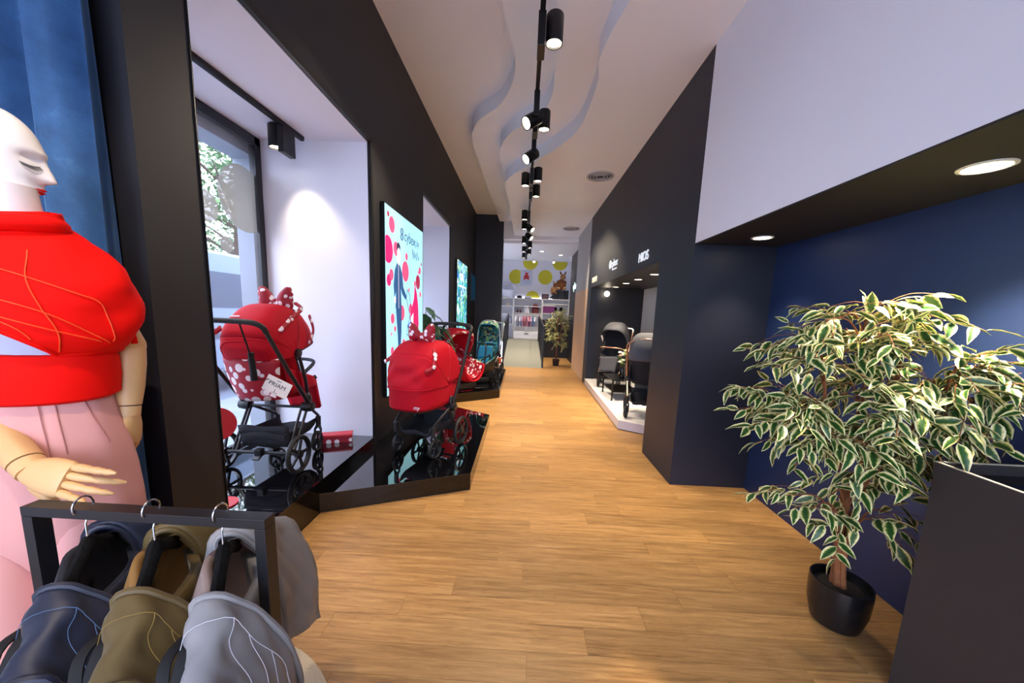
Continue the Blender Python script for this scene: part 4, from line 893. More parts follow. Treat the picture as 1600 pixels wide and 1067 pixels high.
def hanger(label, x):
    t = thing('hanger', label, 'hanger', (x, RY, .905), 0, None)
    hk = smooth_path([(0, 0, .005), (0, 0, .04)], 2)+[Vector(v) for v in arc((0, 0, .098), .024, -60, 215, 16, 'yz')]
    hk = [Vector((0, 0, -.02)), Vector((0, 0, .05)), Vector((.0, .008, .068))]+[Vector((0, .021*math.cos(R(a)), .095+.024*math.sin(R(a)))) for a in range(-30, 221, 12)]
    MB().tube(hk, .0022, 8).build('hook', M['chrome'], parent=t)
    b = []
    for i in range(-12, 13):
        u = i/12; b.append(H*(.17*u)+Vector((0, 0, -.014-.085*abs(u)**1.5+.012*math.exp(-(u/.12)**2))))
    MB().tube(b, [.013 if abs(i) > 1 else .015 for i in range(-12, 13)], 10, flat=1.3).build('hanger_arms', M['velvet'], parent=t)
    return t
def carrier(label, x, fab, fab2, th, bulge):
    t = thing('baby_carrier', label, 'baby carrier', (x, RY, .905), 0, 'carriers hanging on the clothes rail')
    def saddle(near, width, r, lr, ll, s0, flare=.05, drop=.06):
        def fn(u, v, off=0):      # u across the drape, v along the hanger arm
            s = (s0+width*v)*near; zc = -.006-.075*(abs(s)/.185)**1.4; skw = .09*v if near < 0 else 0; L = [ll, math.pi*r*.5, math.pi*r*.5, lr]; tot = sum(L); d = u*tot
            if d < ll: a, b = -r-.05*(1-d/ll), -(ll-d)
            elif d < ll+math.pi*r: an = (d-ll)/r; a, b = -r*math.cos(an), r*math.sin(an)*.75
            else: e = d-ll-math.pi*r; a, b = r+flare*(1-max(0, 1-e/lr)**1.8)*(1+bulge*.5*(near < 0)), -e*(.75+.25*e/lr)
            fold = .006*math.sin(v*7+u*11)+.004*math.sin(u*23+v*9)+.003*math.sin(v*17-u*31)
            return H*(s+.02*near*(u-.5))+Pp*(a+skw+off*(1 if a > 0 else -1)*.7+fold)+Vector((0, 0, zc+b+off*.7))
        return fn
    for near, W, rr, lr, ll, s0, fr_ in ((1, .150, .034, .30, .24, .125, .12), (-1, .150, .036, .36, .26, .09, .03)):
        fn = saddle(near, W, rr, lr, ll, s0, fr_)
        o = MB().grid(fn, 44, 12).build('shoulder_strap', fab, parent=t, solid=.018, ang=80); o.modifiers['solid'].offset = -1 if near > 0 else -1
        MB().tube([fn(k/40, 1) for k in range(41)], .009, 8).tube([fn(k/40, 0) for k in range(41)], .008, 8).build('binding', fab, parent=t)['kind'] = 'stuff'
        for vv in (.34, ):
            MB().tube([fn(k/40, vv, .008) for k in range(41)], .0006, 5).build('stitch_line', th, parent=o)
        for k0 in (.5, .6, .7, .8, .88):
            MB().tube([fn(min(1, k0+.12*math.sin(math.pi*.5*q/24)), .34+.66*q/24, .007) for q in range(25)], .0006, 5).build('stitch_line', th, parent=o)
        MB().grid(lambda u, v: fn(.06+.86*u, v*.9+.05)-Vector((0, 0, .02))+Pp*(.012 if u < .5 else -.012), 30, 4).build('lining', fab2, parent=t, solid=.004)
    # body panel and hood hanging under the hanger
    def body(u, v): 
        s = (u-.5)*2; return H*(s*.155*(1-.18*v))+Pp*(.035+.03*math.cos(s*2.2)+.05*v)+Vector((0, 0, -.09-.42*v-.02*s*s))
    MB().grid(body, 16, 16).build('body_panel', fab, parent=t, solid=.02)
    def hood(u, v):
        s = (u-.5)*2; return H*(s*.10*(1+.3*v))+Pp*(-.02-.05*v-.01*math.cos(s*3))+Vector((0, 0, -.05-.16*v+.03*math.cos(s*1.5)))
    MB().grid(hood, 12, 10).build('head_support', fab2, parent=t, solid=.018)
    wbm = MB()
    for a0 in (-.005, .02): wbm.tube(smooth_path([H*.10+Vector((0, 0, -.10))+Pp*-.03, H*.19+Pp*(-.06+a0)+Vector((0, 0, -.10)), H*.24+Pp*(-.05)+Vector((0, 0, -.20)), H*.20+Pp*-.02+Vector((0, 0, -.34)), H*.12+Vector((0, 0, -.42))], 6), .011, 6, flat=.35)
    wbm.build('webbing', M['strap'], parent=t)['kind'] = 'stuff'
    bk = MB(); c_ = H*.215+Pp*-.03+Vector((0, 0, -.20)); q = Euler((R(20), R(35), R(30))).to_matrix()
    bk.box(c_, (.05, .012, .03), q).box(c_+Vector((.01, 0, -.03)), (.03, .010, .035), q).box(c_+Vector((-.01, -.005, .024)), (.012, .006, .03), q); bk.build('buckle', mat('buckle_grey', '#76808f', .35, metal=.3), parent=t, bevel=.002)
    bl = MB().grid(lambda u, v: H*(-.17+.34*u)+Pp*(.06+.02*math.sin(u*7))+Vector((0, 0, -.50-.11*v)), 14, 4); bl.build('waist_belt', fab, parent=t, solid=.02)
    return t
for x, c, hl in ((-1.045, ('navy padded baby carrier with pale blue stitching, leftmost on the clothes rail', M['navy_fab'], M['dark_fabric'], M['blue_thread'], 0), 'black velvet hanger with chrome hook holding the navy carrier'),
                 (-.875, ('olive and tan padded baby carrier, middle one on the clothes rail', M['olive_fab'], M['tan_fab'], M['gold_thread'], .3), 'black velvet hanger with chrome hook holding the olive carrier'),
                 (-.705, ('silver grey quilted baby carrier, rightmost on the clothes rail', M['silver_fab'], mat('lining_taupe', '#8d7a72', .7), M['white_thread'], 2.2), 'black velvet hanger with chrome hook holding the silver grey carrier')):
    hanger(hl, x); carrier(c[0], x, *c[1:])
# ---------------------------------------------------------------- ficus trees
def leaf_mat():
    k = NB('variegated_leaf'); at = k.n('Attribute', attribute_name='rim'); g = k.n('NewGeometry'); oi = k.n('ObjectInfo')
    n1 = k.n('TexNoise', Scale=70, Detail=3); k.l(g.outputs['Position'], n1.inputs['Vector'])
    ad = k.n('Math', operation='MULTIPLY_ADD'); ad.inputs[1].default_value = .55; k.l(n1.outputs['Fac'], ad.inputs[0]); k.l(at.outputs['Fac'], ad.inputs[2])
    c = k.ramp(ad.outputs[0], [(.46, '#214a1c'), (.64, '#4a6f2c'), (.72, '#c4bb66'), (.88, '#e8e0a8')]); k.l(c, k.b.inputs['Base Color'])
    k.b.inputs['Roughness'].default_value = .42; k.b.inputs['Subsurface Weight'].default_value = 0
    return k.m
M['leaf'] = leaf_mat()
def leaf_geo(nl=6, L=1.0, Wd=.40, bend=.35, fold=.28, twist=.0):
    vs, rim = [], []; us = [i/nl for i in range(nl+1)]; cols = (-1, -.58, 0, .58, 1)
    for u in us:
        wv = Wd*.5*(math.sin(math.pi*u**.8)**.9)*(1-.12*u) if 0 < u < 1 else .004
        for c in cols:
            x = c*wv; z = -bend*u*u*.5+fold*abs(x)-.03*math.cos(u*14)*abs(c)*wv*3
            a = twist*u; vs.append((x*math.cos(a), L*u, z+x*math.sin(a))); rim.append(abs(c)**1.0*.75+(.25 if u > .93 or u < .03 else 0)*abs(1))
    fs = [(i*5+j, i*5+j+1, (i+1)*5+j+1, (i+1)*5+j) for i in range(nl) for j in range(4)]
    return vs, fs, rim
def leaf_mesh(name, args):
    vs, fs, rim = leaf_geo(*args); me = bpy.data.meshes.new(name); me.from_pydata(vs, [], fs); me.materials.append(M['leaf']); me.shade_smooth()
    a = me.attributes.new('rim', 'FLOAT', 'POINT'); a.data.foreach_set('value', rim); return me
LM = [leaf_mesh('leaf_%d' % i, a) for i, a in enumerate(((6, 1, .42, .4, .25, .2), (6, 1, .38, .7, .3, -.3), (6, 1, .46, .25, .2, .4), (6, 1, .40, 1.0, .3, 0)))]
def leaf_matrix(p, d, roll, s):
    y = Vector(d).normalized(); up = Vector((0, 0, 1)); x = y.cross(up); x = x.normalized() if x.length > .05 else Vector((1, 0, 0)); z = x.cross(y)
    Mx = Matrix((x, y, z)).transposed(); Mx = Mx @ Matrix.Rotation(roll, 3, 'Y'); return Matrix.Translation(p) @ (Mx*s).to_4x4()
def ficus(label, loc, H0, clusters, nleaf, lsize, pot_r, pot_h, seed, single=300, trunk=None, square=False):
    r = random.Random(seed); t = thing('potted_ficus', label, 'plant', loc); o = Vector(loc)
    if square: pm = MB(); pm.loft([[Vector((x*s, y*s, z)) for x, y in ((-1, -1), (1, -1), (1, 1), (-1, 1))] for s, z in ((pot_r*.8, 0), (pot_r, pot_h), (pot_r*.9, pot_h), (pot_r*.85, pot_h*.85))]); pt = pm.build('pot', M['pot'], parent=t, smooth=False, bevel=.01)
    else: pt = MB().lathe([(0, 0), (pot_r*.62, 0), (pot_r*.80, pot_h*.06), (pot_r*.97, pot_h*.45), (pot_r, pot_h*.8), (pot_r*.985, pot_h), (pot_r*.93, pot_h), (pot_r*.93, pot_h*.86), (0, pot_h*.86)], 40).build('pot', M['pot'], parent=t)
    MB().lathe([(pot_r*.84, pot_h*.84), (pot_r*.5, pot_h*.89), (0, pot_h*.9)], 20).build('soil', M['soil'], parent=pt)
    tk = MB(); stems = trunk
    for st in stems: 
        P = smooth_path([Vector(p)-o for p in st[0]], 5); n_ = len(P); tk.tube(P, [st[1]*(1-.65*i/(n_-1))*(1+.12*math.sin(i*2.1)) for i in range(n_)], 9)
    tk.build('trunk', M['bark'], parent=t)
    tops = [P_ for st in stems for P_ in smooth_path([Vector(p)-o for p in st[0]], 5)[4:]]
    br = MB(); leaves = []
    for c in clusters:
        C = Vector(c[:3])-o; w_ = c[3] if len(c) > 3 else 1.0
        base = min(tops, key=lambda q: (q-C).length+abs(q.z-(C.z-.12))*.8); mid = (base+C)*.5+Vector((0, 0, .06)); pth = smooth_path([base, mid, C], 6); br.tube(pth, [.006-.004*i/(len(pth)-1) for i in range(len(pth))], 5)
        out = (C-Vector((base.x, base.y, C.z))); out = out.normalized() if out.length > .02 else Vector((1, 0, 0))
        nl = int(nleaf/len(clusters)*w_)
        ntw = max(2, nl//7)
        for k in range(ntw):
            st = pth[r.randint(len(pth)//2-1, len(pth)-1)]; dr = (out*r.uniform(.1, 1)+Vector((r.gauss(0, .55), r.gauss(0, .55), r.gauss(.12, .4)))).normalized(); Lt = lsize*r.uniform(1.2, 2.6)
            tp = [st, st+dr*Lt*.5+Vector((0, 0, .01)), st+dr*Lt+Vector((0, 0, -.18*Lt))]; br.tube(smooth_path(tp, 3), .0014, 4)
            m = max(1, nl//ntw)
            for j in range(m):
                f = (j+1)/m; p = st+dr*Lt*f+Vector((0, 0, -.18*Lt*f*f)); sd = 1 if j % 2 else -1
                d = dr*r.uniform(.3, .9)+dr.cross(Vector((0, 0, 1)))*sd*r.uniform(.3, 1.0)+Vector((0, 0, r.uniform(-.75, .15))); leaves.append((p, d, r.gauss(0, .5), lsize*r.uniform(.72, 1.2), r.randint(0, 3)))
    br.build('branches', M['bark'], parent=t)['kind'] = 'stuff'
    leaves = [l for l in leaves if l[0].x+o.x < XW-.10 and not (l[0].x+o.x > 1.5 and l[0].y+o.y < 1.36+.09 and l[0].z < 1.07)]
    leaves.sort(key=lambda l: l[0].y)          # nearest to the viewer first
    for p, d, ro, s, k in leaves[:single]:
        lo = bpy.data.objects.new('leaf', LM[k]); COL.objects.link(lo); lo.parent = t; lo.matrix_local = leaf_matrix(p, d, ro, s)
    rest = leaves[single:]
    if rest:
        vs, fs, rim = [], [], []
        G_ = [leaf_geo(*a) for a in ((6, 1, .42, .4, .25, .2), (6, 1, .38, .7, .3, -.3), (6, 1, .46, .25, .2, .4), (6, 1, .40, 1.0, .3, 0))]
        for p, d, ro, s, k in rest:
            mx = leaf_matrix(p, d, ro, s); b = len(vs); g = G_[k]; vs += [tuple(mx @ Vector(v)) for v in g[0]]; fs += [tuple(i+b for i in f) for f in g[1]]; rim += g[2]
        me = bpy.data.meshes.new('foliage'); me.from_pydata(vs, [], fs); me.materials.append(M['leaf']); me.shade_smooth(); a = me.attributes.new('rim', 'FLOAT', 'POINT'); a.data.foreach_set('value', rim)
        fo = bpy.data.objects.new('foliage', me); COL.objects.link(fo); fo.parent = t; fo['kind'] = 'stuff'
    return t
CL = [(1.34, 1.66, 1.52), (1.24, 1.62, 1.45), (1.45, 1.72, 1.53), (1.57, 1.66, 1.58), (1.70, 1.62, 1.53), (1.74, 1.66, 1.45), (1.50, 1.55, 1.45), (1.40, 1.60, 1.38), (1.22, 1.58, 1.33), (1.60, 1.56, 1.40),
      (1.84, 1.55, 1.36), (1.88, 1.48, 1.30), (1.92, 1.45, 1.26), (1.80, 1.46, 1.22), (1.75, 1.50, 1.30), (1.90, 1.52, 1.18), (1.66, 1.50, 1.28), (1.55, 1.48, 1.22), (1.42, 1.52, 1.18), (1.28, 1.55, 1.15),
      (1.17, 1.58, 1.10), (1.08, 1.64, 1.03), (1.15, 1.70, 1.14), (1.26, 1.50, 1.02), (1.36, 1.58, .98), (1.28, 1.66, .92), (1.46, 1.50, 1.05), (1.58, 1.46, 1.08), (1.66, 1.46, 1.02), (1.76, 1.50, 1.10), (1.80, 1.50, 1.00), (1.74, 1.54, .92),
      (1.60, 1.52, .92), (1.50, 1.56, .84), (1.70, 1.60, .84), (1.82, 1.62, .90), (1.26, 1.62, .70, .5), (1.34, 1.58, .66, .5), (1.44, 1.6, .72, .5), (1.80, 1.64, .72, .7), (1.74, 1.62, .64, .6), (1.64, 1.55, .60, .4), (1.50, 1.6, .54, .35), (1.58, 1.8, 1.2), (1.4, 1.8, 1.3), (1.75, 1.8, 1.3), (1.6, 1.85, 1.45), (1.3, 1.85, 1.05), (1.7, 1.85, .95)]
TR = [([(1.63, 1.68, .16), (1.58, 1.67, .5), (1.60, 1.66, .80), (1.66, 1.66, 1.09), (1.70, 1.66, 1.30), (1.66, 1.67, 1.5)], .019), ([(1.65, 1.69, .16), (1.62, 1.68, .5), (1.56, 1.68, .78), (1.44, 1.68, 1.0), (1.40, 1.68, 1.25)], .015),
      ([(1.64, 1.66, .16), (1.60, 1.65, .45), (1.62, 1.63, .8), (1.70, 1.60, 1.0), (1.80, 1.56, 1.2)], .014), ([(1.62, 1.70, .16), (1.60, 1.70, .5), (1.58, 1.70, .9), (1.60, 1.7, 1.25), (1.55, 1.7, 1.5)], .014)]
ficus('tall variegated ficus in a round black pot beside the counter', (1.64, 1.68, 0), 1.6, CL, 1750, .094, .125, .235, 11, 300, TR)
r = random.Random(2); C2 = [(.97+.26*math.cos(a)*f, 10.5+.2*math.sin(a)*f, z) for z, f in ((.65, .7), (.8, 1), (.95, 1), (1.1, 1), (1.25, .95), (1.38, .8), (1.5, .55)) for a in [r.uniform(0, 6.28) for _ in range(6)]]
ficus('smaller-looking variegated ficus in a square black pot beside the far ramp', (.97, 10.53, 0), 1.5, C2, 1100, .085, .10, .19, 12, 0, [([(.97, 10.53, .15), (.98, 10.53, .5), (.97, 10.5, .9), (.97, 10.5, 1.4)], .026), ([(.98, 10.53, .5), (1.05, 10.5, .9), (1.1, 10.5, 1.2)], .015)], True)
# broad-leaved plant in the second niche
bp_ = thing('potted_plant', 'leafy plant with broad dark leaves in the second window niche', 'plant', (-1.66, 5.56, .145)); bp_.scale = (.95, .95, 1.38)
MB().lathe([(0, 0), (.13, 0), (.17, .30), (.16, .30), (.15, .27), (0, .27)], 28).build('pot', M['white_gloss'], parent=bp_)
r = random.Random(9); bl = [mat('broad_leaf', '#2f5a30', .4, var=.25, vscale=14), mat('broad_leaf_light', '#86a878', .45, var=.35, vscale=22)]
st = MB()
for k in range(26):
    a = r.uniform(0, 6.28); el = r.uniform(.1, 1.1); Lh = r.uniform(.25, .42); base = Vector((0, 0, .28)); tip = Vector((math.cos(a)*Lh*math.cos(el), math.sin(a)*Lh*math.cos(el), .55+.45*math.sin(el)+r.uniform(-.1, .15)))
    st.tube(smooth_path([base, Vector((tip.x*.4, tip.y*.4, tip.z*.7)), tip], 4), .006, 5); d = Vector((math.cos(a), math.sin(a), -.25)).normalized(); s_ = d.cross(Vector((0, 0, 1))).normalized(); lm = MB(); ll = r.uniform(.22, .32)
    lm.grid(lambda u, v: tip+d*ll*u+s_*(v-.5)*.17*math.sin(math.pi*min(.999, u**.75+.001))+Vector((0, 0, -.16*u*u*ll*3+.03*abs(v-.5)+.006*math.sin(u*20))), 8, 4); lm.build('leaf', bl[1 if k % 4 == 0 else 0], parent=bp_)
st.build('stems', mat('stem_green', '#4c6a35'), parent=bp_)['kind'] = 'stuff'
# ---------------------------------------------------------------- light boxes and signs
LBX = XL+.045
def flat_poly(mb, pts, x, t=.0008): n = len(pts); mb.add([(x, a, b) for a, b in pts]+[(x+t, a, b) for a, b in pts], [tuple(range(n)), tuple(range(n, 2*n))]+[(i, (i+1) % n, n+(i+1) % n, n+i) for i in range(n)])
def em(name, col, s): return mat(name, col, .4, emit=s)
lb = thing('light_box', 'tall backlit cyan light box poster with pink circles and a man with a stroller', 'light box', (XL, 4.235, 1.545))
def L(y, z): return (y-4.235, z-1.545)
MB().bb(.002, .040, -.655, .655, -.965, .965).build('box_frame', M['black_metal'], parent=lb, smooth=False)
MB().bb(.040, .0405, -.65, .65, -.955, .955).build('panel', em('lightbox_cyan', '#a0e2f0', .66), parent=lb, smooth=False)
pk = [em('print_pink', '#e5507e', .55), em('print_magenta', '#d8186a', .6), em('print_crimson', '#b0204a', .5)]
CIR = [(3.77, 2.34, .08), (3.67, 2.42, .027), (3.655, 2.08, .135), (4.18, 1.92, .115), (3.67, 1.78, .061), (3.74, 1.84, .058), (3.88, 2.12, .074), (4.22, 2.09, .041), (3.76, 1.39, .053), (3.83, 1.28, .031), (4.05, 1.45, .087), (3.74, 1.05, .044), (3.72, 1.23, .017), (4.66, 1.84, .09), (4.74, 1.99, .047), (4.36, 1.50, .061), (4.81, 2.08, .023), (4.53, 1.81, .035), (4.30, 1.72, .024), (4.67, 1.96, .02), (4.76, 1.69, .037), (4.1, 1.1, .05), (4.25, .9, .06), (4.6, 1.0, .07), (4.45, .75, .03), (3.9, .8, .04)]
for i, (y, z, r_) in enumerate(CIR):
    m = MB(); flat_poly(m, [(max(-.648, min(.648, y-4.235+r_*math.cos(a))), z-1.545+r_*math.sin(a)) for a in [2*math.pi*k/28 for k in range(28)]], .0412+.0001*i); m.build('printed_circle', pk[1 if i in (2, 4) else (2 if i in (13, 16, 1) else 0)], parent=lb, smooth=False)
dn, sk, hr, ln = em('print_denim', '#2c5a90', .45), em('print_skin', '#e8d6d2', .8), em('print_hair', '#33304a', .4), em('print_line', '#2d3f78', .4)
def fig(name, pts, m, x=.0450): mb = MB(); flat_poly(mb, [L(*p) for p in pts], x); mb.build(name, m, parent=lb, smooth=False)
fig('printed_jacket', [(3.90, 1.98), (3.99, 1.96), (4.06, 1.88), (4.09, 1.74), (4.20, 1.64), (4.17, 1.60), (4.05, 1.66), (4.01, 1.72), (4.03, 1.50), (3.84, 1.50), (3.86, 1.68), (3.81, 1.60), (3.79, 1.74), (3.83, 1.90)], dn)
fig('printed_trousers', [(3.85, 1.51), (4.03, 1.51), (4.02, 1.25), (3.96, .92), (3.97, .88), (3.90, .88), (3.92, .98), (3.90, 1.2)], dn, .0452)
fig('printed_hand', [(3.81, 1.62), (3.85, 1.62), (3.85, 1.56), (3.82, 1.55)], sk, .0454); fig('printed_face', [(3.90, 2.13), (3.97, 2.14), (4.0, 2.06), (3.985, 1.99), (3.94, 1.96), (3.91, 2.0)], sk, .0454)
fig('printed_hair', [(3.89, 2.10), (3.90, 2.18), (3.95, 2.20), (4.0, 2.17), (4.0, 2.12), (3.95, 2.15)], hr, .0456)
def stroke(name, pts, w_, m, x=.0458):
    for i in range(len(pts)-1):
        a, b = Vector(L(*pts[i])), Vector(L(*pts[i+1])); d = (b-a); 
        if d.length < 1e-5: continue
        n_ = Vector((-d.y, d.x)).normalized()*w_*.5; e = d.normalized()*w_*.3
        if i == 0: mb = MB()
        flat_poly(mb, [tuple(a-n_-e), tuple(b-n_+e), tuple(b+n_+e), tuple(a+n_-e)], x)
    mb.build(name, m, parent=lb, smooth=False)
stroke('printed_line', [(4.19, 1.63), (4.28, 1.48), (4.40, 1.22), (4.55, 1.18)], .014, ln); stroke('printed_line', [(4.19, 1.61), (4.23, 1.72), (4.31, 1.66), (4.36, 1.5)], .012, ln); stroke('printed_line', [(3.94, 1.96), (3.94, 1.5)], .006, sk); stroke('printed_line', [(4.3, 1.4), (4.2, 1.2), (4.35, 1.15)], .01, ln)
fig('printed_stroller', [(4.33, 1.42), (4.48, 1.62), (4.52, 1.80), (4.60, 1.70), (4.66, 1.55), (4.68, 1.30), (4.60, 1.12), (4.38, 1.15)], pk[1], .0455); fig('printed_stroller', [(4.36, 1.40), (4.46, 1.45), (4.44, 1.28), (4.35, 1.28)], em('print_pale', '#f2f5f8', .8), .0457)
stroke('printed_bow', [(4.24, 1.29), (4.36, 1.33), (4.5, 1.28)], .04, em('print_blue', '#3f6fd0', .5)); stroke('printed_line', [(4.5, 1.6), (4.55, 1.4), (4.62, 1.5), (4.64, 1.25)], .01, pk[2])
RT = (R(90), 0, R(90))
text_part('lettering', 'cybex', .17, ln, lb, (.045, L(4.14, 2.255)[0], L(4.14, 2.255)[1]), RT, .0003)
for cz in (2.335, 2.275): 
    mb = MB(); mb.tube([(.0455, L(4.06, cz)[0]+.032*math.cos(a), L(4.06, cz)[1]+.032*math.sin(a)) for a in [2*math.pi*k/20 for k in range(20)]], .005, 5, closed=True); mb.build('logo_ring', ln, parent=lb)
text_part('lettering', 'by', .12, ln, lb, (.045, L(4.58, 2.22)[0], L(4.58, 2.27)[1]), RT, .0003, shear=.3)
stroke('signature_scrawl', [(4.42, 2.14), (4.44, 2.22), (4.46, 2.1), (4.5, 2.19), (4.52, 2.12), (4.56, 2.17), (4.58, 2.1), (4.62, 2.2), (4.66, 2.11), (4.7, 2.16)], .010, ln); stroke('signature_scrawl', [(4.47, 2.28), (4.53, 2.32), (4.56, 2.25)], .010, ln)
# second light box: dense blue-green botanical print
k = NB('botanical_print'); tc = k.n('TexCoord'); mp = k.n('VectorMath', operation='MULTIPLY'); mp.inputs[1].default_value = (1, 1.6, .8); k.l(tc.outputs['Object'], mp.inputs[0])
v = k.n('TexVoronoi', Scale=7.0); n_ = k.n('TexNoise', Scale=5, Detail=4); ad = k.n('VectorMath', operation='ADD'); k.l(mp.outputs[0], ad.inputs[0]); k.l(n_.outputs['Color'], ad.inputs[1]); k.l(tc.outputs['Object'], n_.inputs['Vector']); k.l(ad.outputs[0], v.inputs['Vector'])
sp_ = k.n('SeparateColor'); k.l(v.outputs['Color'], sp_.inputs[0]); c = k.ramp(sp_.outputs[0], [(0, '#1f6f9a'), (.2, '#37b0c0'), (.38, '#9fe0dc'), (.52, '#2c8a5e'), (.66, '#b8d66a'), (.76, '#3565c0'), (.88, '#d8f2f0')], 'CONSTANT'); k.l(c, k.b.inputs['Base Color']); k.l(c, k.b.inputs['Emission Color']); k.b.inputs['Emission Strength'].default_value = .8*2**(.9-EXPO)
lb2 = thing('light_box', 'narrower-looking backlit blue and green leafy light box beyond the second niche', 'light box', (XL, 7.98, 1.60))
MB().bb(.002, .040, -.63, .63, -.93, .93).build('box_frame', M['black_metal'], parent=lb2, smooth=False); MB().bb(.04, .041, -.62, .62, -.92, .92).build('panel', k.m, parent=lb2, smooth=False)
MB().bb(.041, .042, -.5, .5, .40, .43).bb(.041, .042, -.3, .1, .55, .68).build('printed_band', em('print_pale', '#f2f5f8', .8), parent=lb2, smooth=False)['kind'] = 'stuff'
text_part('lettering', 'cybex', .12, ln, lb2, (.0425, -.28, .58), RT, .0003)
lb3 = thing('light_box', 'dark teal picture panel on the black wall nearest the far corner', 'light box', (XL, 9.75, 2.10))
MB().bb(.002, .03, -.40, .40, -.35, .37).build('box_frame', mat('dark_teal_frame', '#0c2a38', .4), parent=lb3, smooth=False); MB().bb(.03, .031, -.36, .36, -.31, .33).build('panel', em('teal_panel', '#12486a', .12), parent=lb3, smooth=False)
# lettering on the right-hand wall, reads from the aisle (facing -x)
RR = (R(90), 0, R(-90))
def wallsign(name, label, y, z, cy):
    return thing(name, label, 'sign', (XR-.001, y, z))
w1 = wallsign('wall_lettering', 'white raised letters MIOS above the right-hand opening', 4.63, 2.165, 0)
text_part('lettering', 'MIOS', .155, M['sign_white'], w1, (-.006, 0, 0), RR, .005)
w2 = wallsign('wall_lettering', 'white raised brand lettering with small underline above the opening, middle sign', 6.22, 2.285, 0)
text_part('lettering', 'cybex', .17, M['sign_white'], w2, (-.006, -.14, 0), RR, .005)
MB().tube([(-.006, -.07+.045*math.cos(a), .055+.06*math.sin(a)) for a in [2*math.pi*k/20 for k in range(20)]], .012, 6, closed=True).build('logo_ring', M['sign_white'], parent=w2)
MB().bb(-.01, -.001, -.50, -.24, -.055, -.035).build('underline', M['sign_white'], parent=w2, smooth=False)
w3 = wallsign('wall_lettering', 'white raised letters PRIAM at the far end of the dark wall', 7.72, 2.17, 0)
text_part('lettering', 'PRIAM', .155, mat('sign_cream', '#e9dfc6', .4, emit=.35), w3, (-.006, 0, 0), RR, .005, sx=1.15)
w4 = thing('wall_lettering', 'glowing pale cyan lettering on the dark side wall by the far ficus', 'sign', (1.499, 11.6, 2.28))
text_part('lettering', 'cybex', .30, em('sign_cyan', '#bfeef2', 1.0), w4, (-.006, 0, 0), RR, .006)
# ---------------------------------------------------------------- ramp railings
def railing(label, x0, x1, h0=1.12, h1=.82):
    y0, y1 = 9.92, 12.38; t = thing('ramp_railing', label, 'railing', ((x0+x1)/2, y0, 0)); cx = (x0+x1)/2
    z = lambda k: .56*k*(y1-y0)/2.54+.012
    P = lambda k, zz: Vector((x0+(x1-x0)*k-cx, (y1-y0)*k, zz))
    MB().tube([P(0, h0), P(1, z(1)+h1)], .020, 10).build('handrail', M['black_metal'], parent=t)
    MB().beam(P(0, .08), P(1, z(1)+.08), .02, .02).build('bottom_bar', M['black_metal'], parent=t, smooth=False)
    for k in (0, 1): MB().beam(P(k, z(k)+.002), P(k, (h0 if k == 0 else z(1)+h1)), .045, .045).build('post', M['black_metal'], parent=t, smooth=False)
    for i in range(1, 18):
        k = i/18; MB().beam(P(k, z(k)+.09), P(k, h0+(z(1)+h1-h0)*k-.01), .012, .03).build('baluster', M['black_metal'], parent=t, smooth=False)
    return t
railing('black slatted railing along the left edge of the grey ramp', -.56, -.555, 1.14, .90); railing('black slatted railing along the right edge of the grey ramp, beside the far ficus', .545, .50, 1.14, .86)
# ---------------------------------------------------------------- back room stock
ZB = .566
def shelfunit(label, x0, x1, zs, y0=13.2, top=2.03, m='white_gloss', sides=True):
    t = thing('shelf_unit', label, 'shelf', ((x0+x1)/2, 13.4, ZB)); c = (x0+x1)/2
    MB().bb(x0-c, x1-c, BY-13.4-.02, BY-13.4-.001, 0, top-ZB).build('back_panel', M['white_wall'], parent=t, smooth=False)
    for z in zs: MB().bb(x0-c, x1-c, y0-13.4, BY-13.4-.021, z-ZB-.02, z-ZB).build('shelf', M[m], parent=t, smooth=False)
    if sides:
        for x in (x0, x1-.02): MB().bb(x-c, x-c+.02, y0-13.4, BY-13.4-.021, 0, top-ZB).build('side_panel', M[m], parent=t, smooth=False)
    return t
shelfunit('pale wall shelving in the back room above the hanging clothes', -.42, .62, (2.03, 1.75, 1.50))
shelfunit('pale wall shelving at the left of the back room', -1.2, -.43, (2.03, 1.75, 1.45, 1.1))
shelfunit('pale wall shelving in the back room behind the plush animals', .63, 1.6, (2.03, 1.86, 1.52))
struct(MB().bb(-.38, 1.4, BY-.05, BY-.03, 2.035, 2.06).build('trim_9', em('led_strip', '#f4f4ff', 2.5), smooth=False))
cb = thing('drawer_cabinet', 'white low drawer cabinet in the back room under the clothes', 'cabinet', (.07, 13.2, ZB))
MB().bb(-.45, .45, -.25, .25, 0, .28).build('body', M['white_gloss'], parent=cb, smooth=False, bevel=.005)
MB().bb(-.44, .44, -.262, -.251, .02, .14).build('drawer', M['white_wall'], parent=cb, smooth=False)
dd = MB().bb(-.44, .44, -.262, -.251, .15, .265).build('drawer', M['white_wall'], parent=cb, smooth=False); MB().bb(-.06, .08, -.272, -.262, .19, .215).build('handle', M['black_metal'], parent=dd, smooth=False)
cr = thing('clothes_rail', 'white clothes rail with baby clothes in the back room', 'rail', (.07, 13.0, ZB))
MB().tube([(-.42, 0, .86), (.5, 0, .86)], .012, 8).build('top_bar', M['white_gloss'], parent=cr)
for x in (-.42, -.04, .5): MB().tube([(x, 0, 0), (x, 0, .86)], .012, 8).build('post', M['white_gloss'], parent=cr)
r = random.Random(4); ccols = [mat('cloth_white', '#d9dbe6', .8), mat('cloth_pink', '#c793a6', .8), mat('cloth_rose', '#b06a86', .8), mat('cloth_blue', '#8fa3cc', .8), mat('cloth_grey', '#9a9db0', .8)]
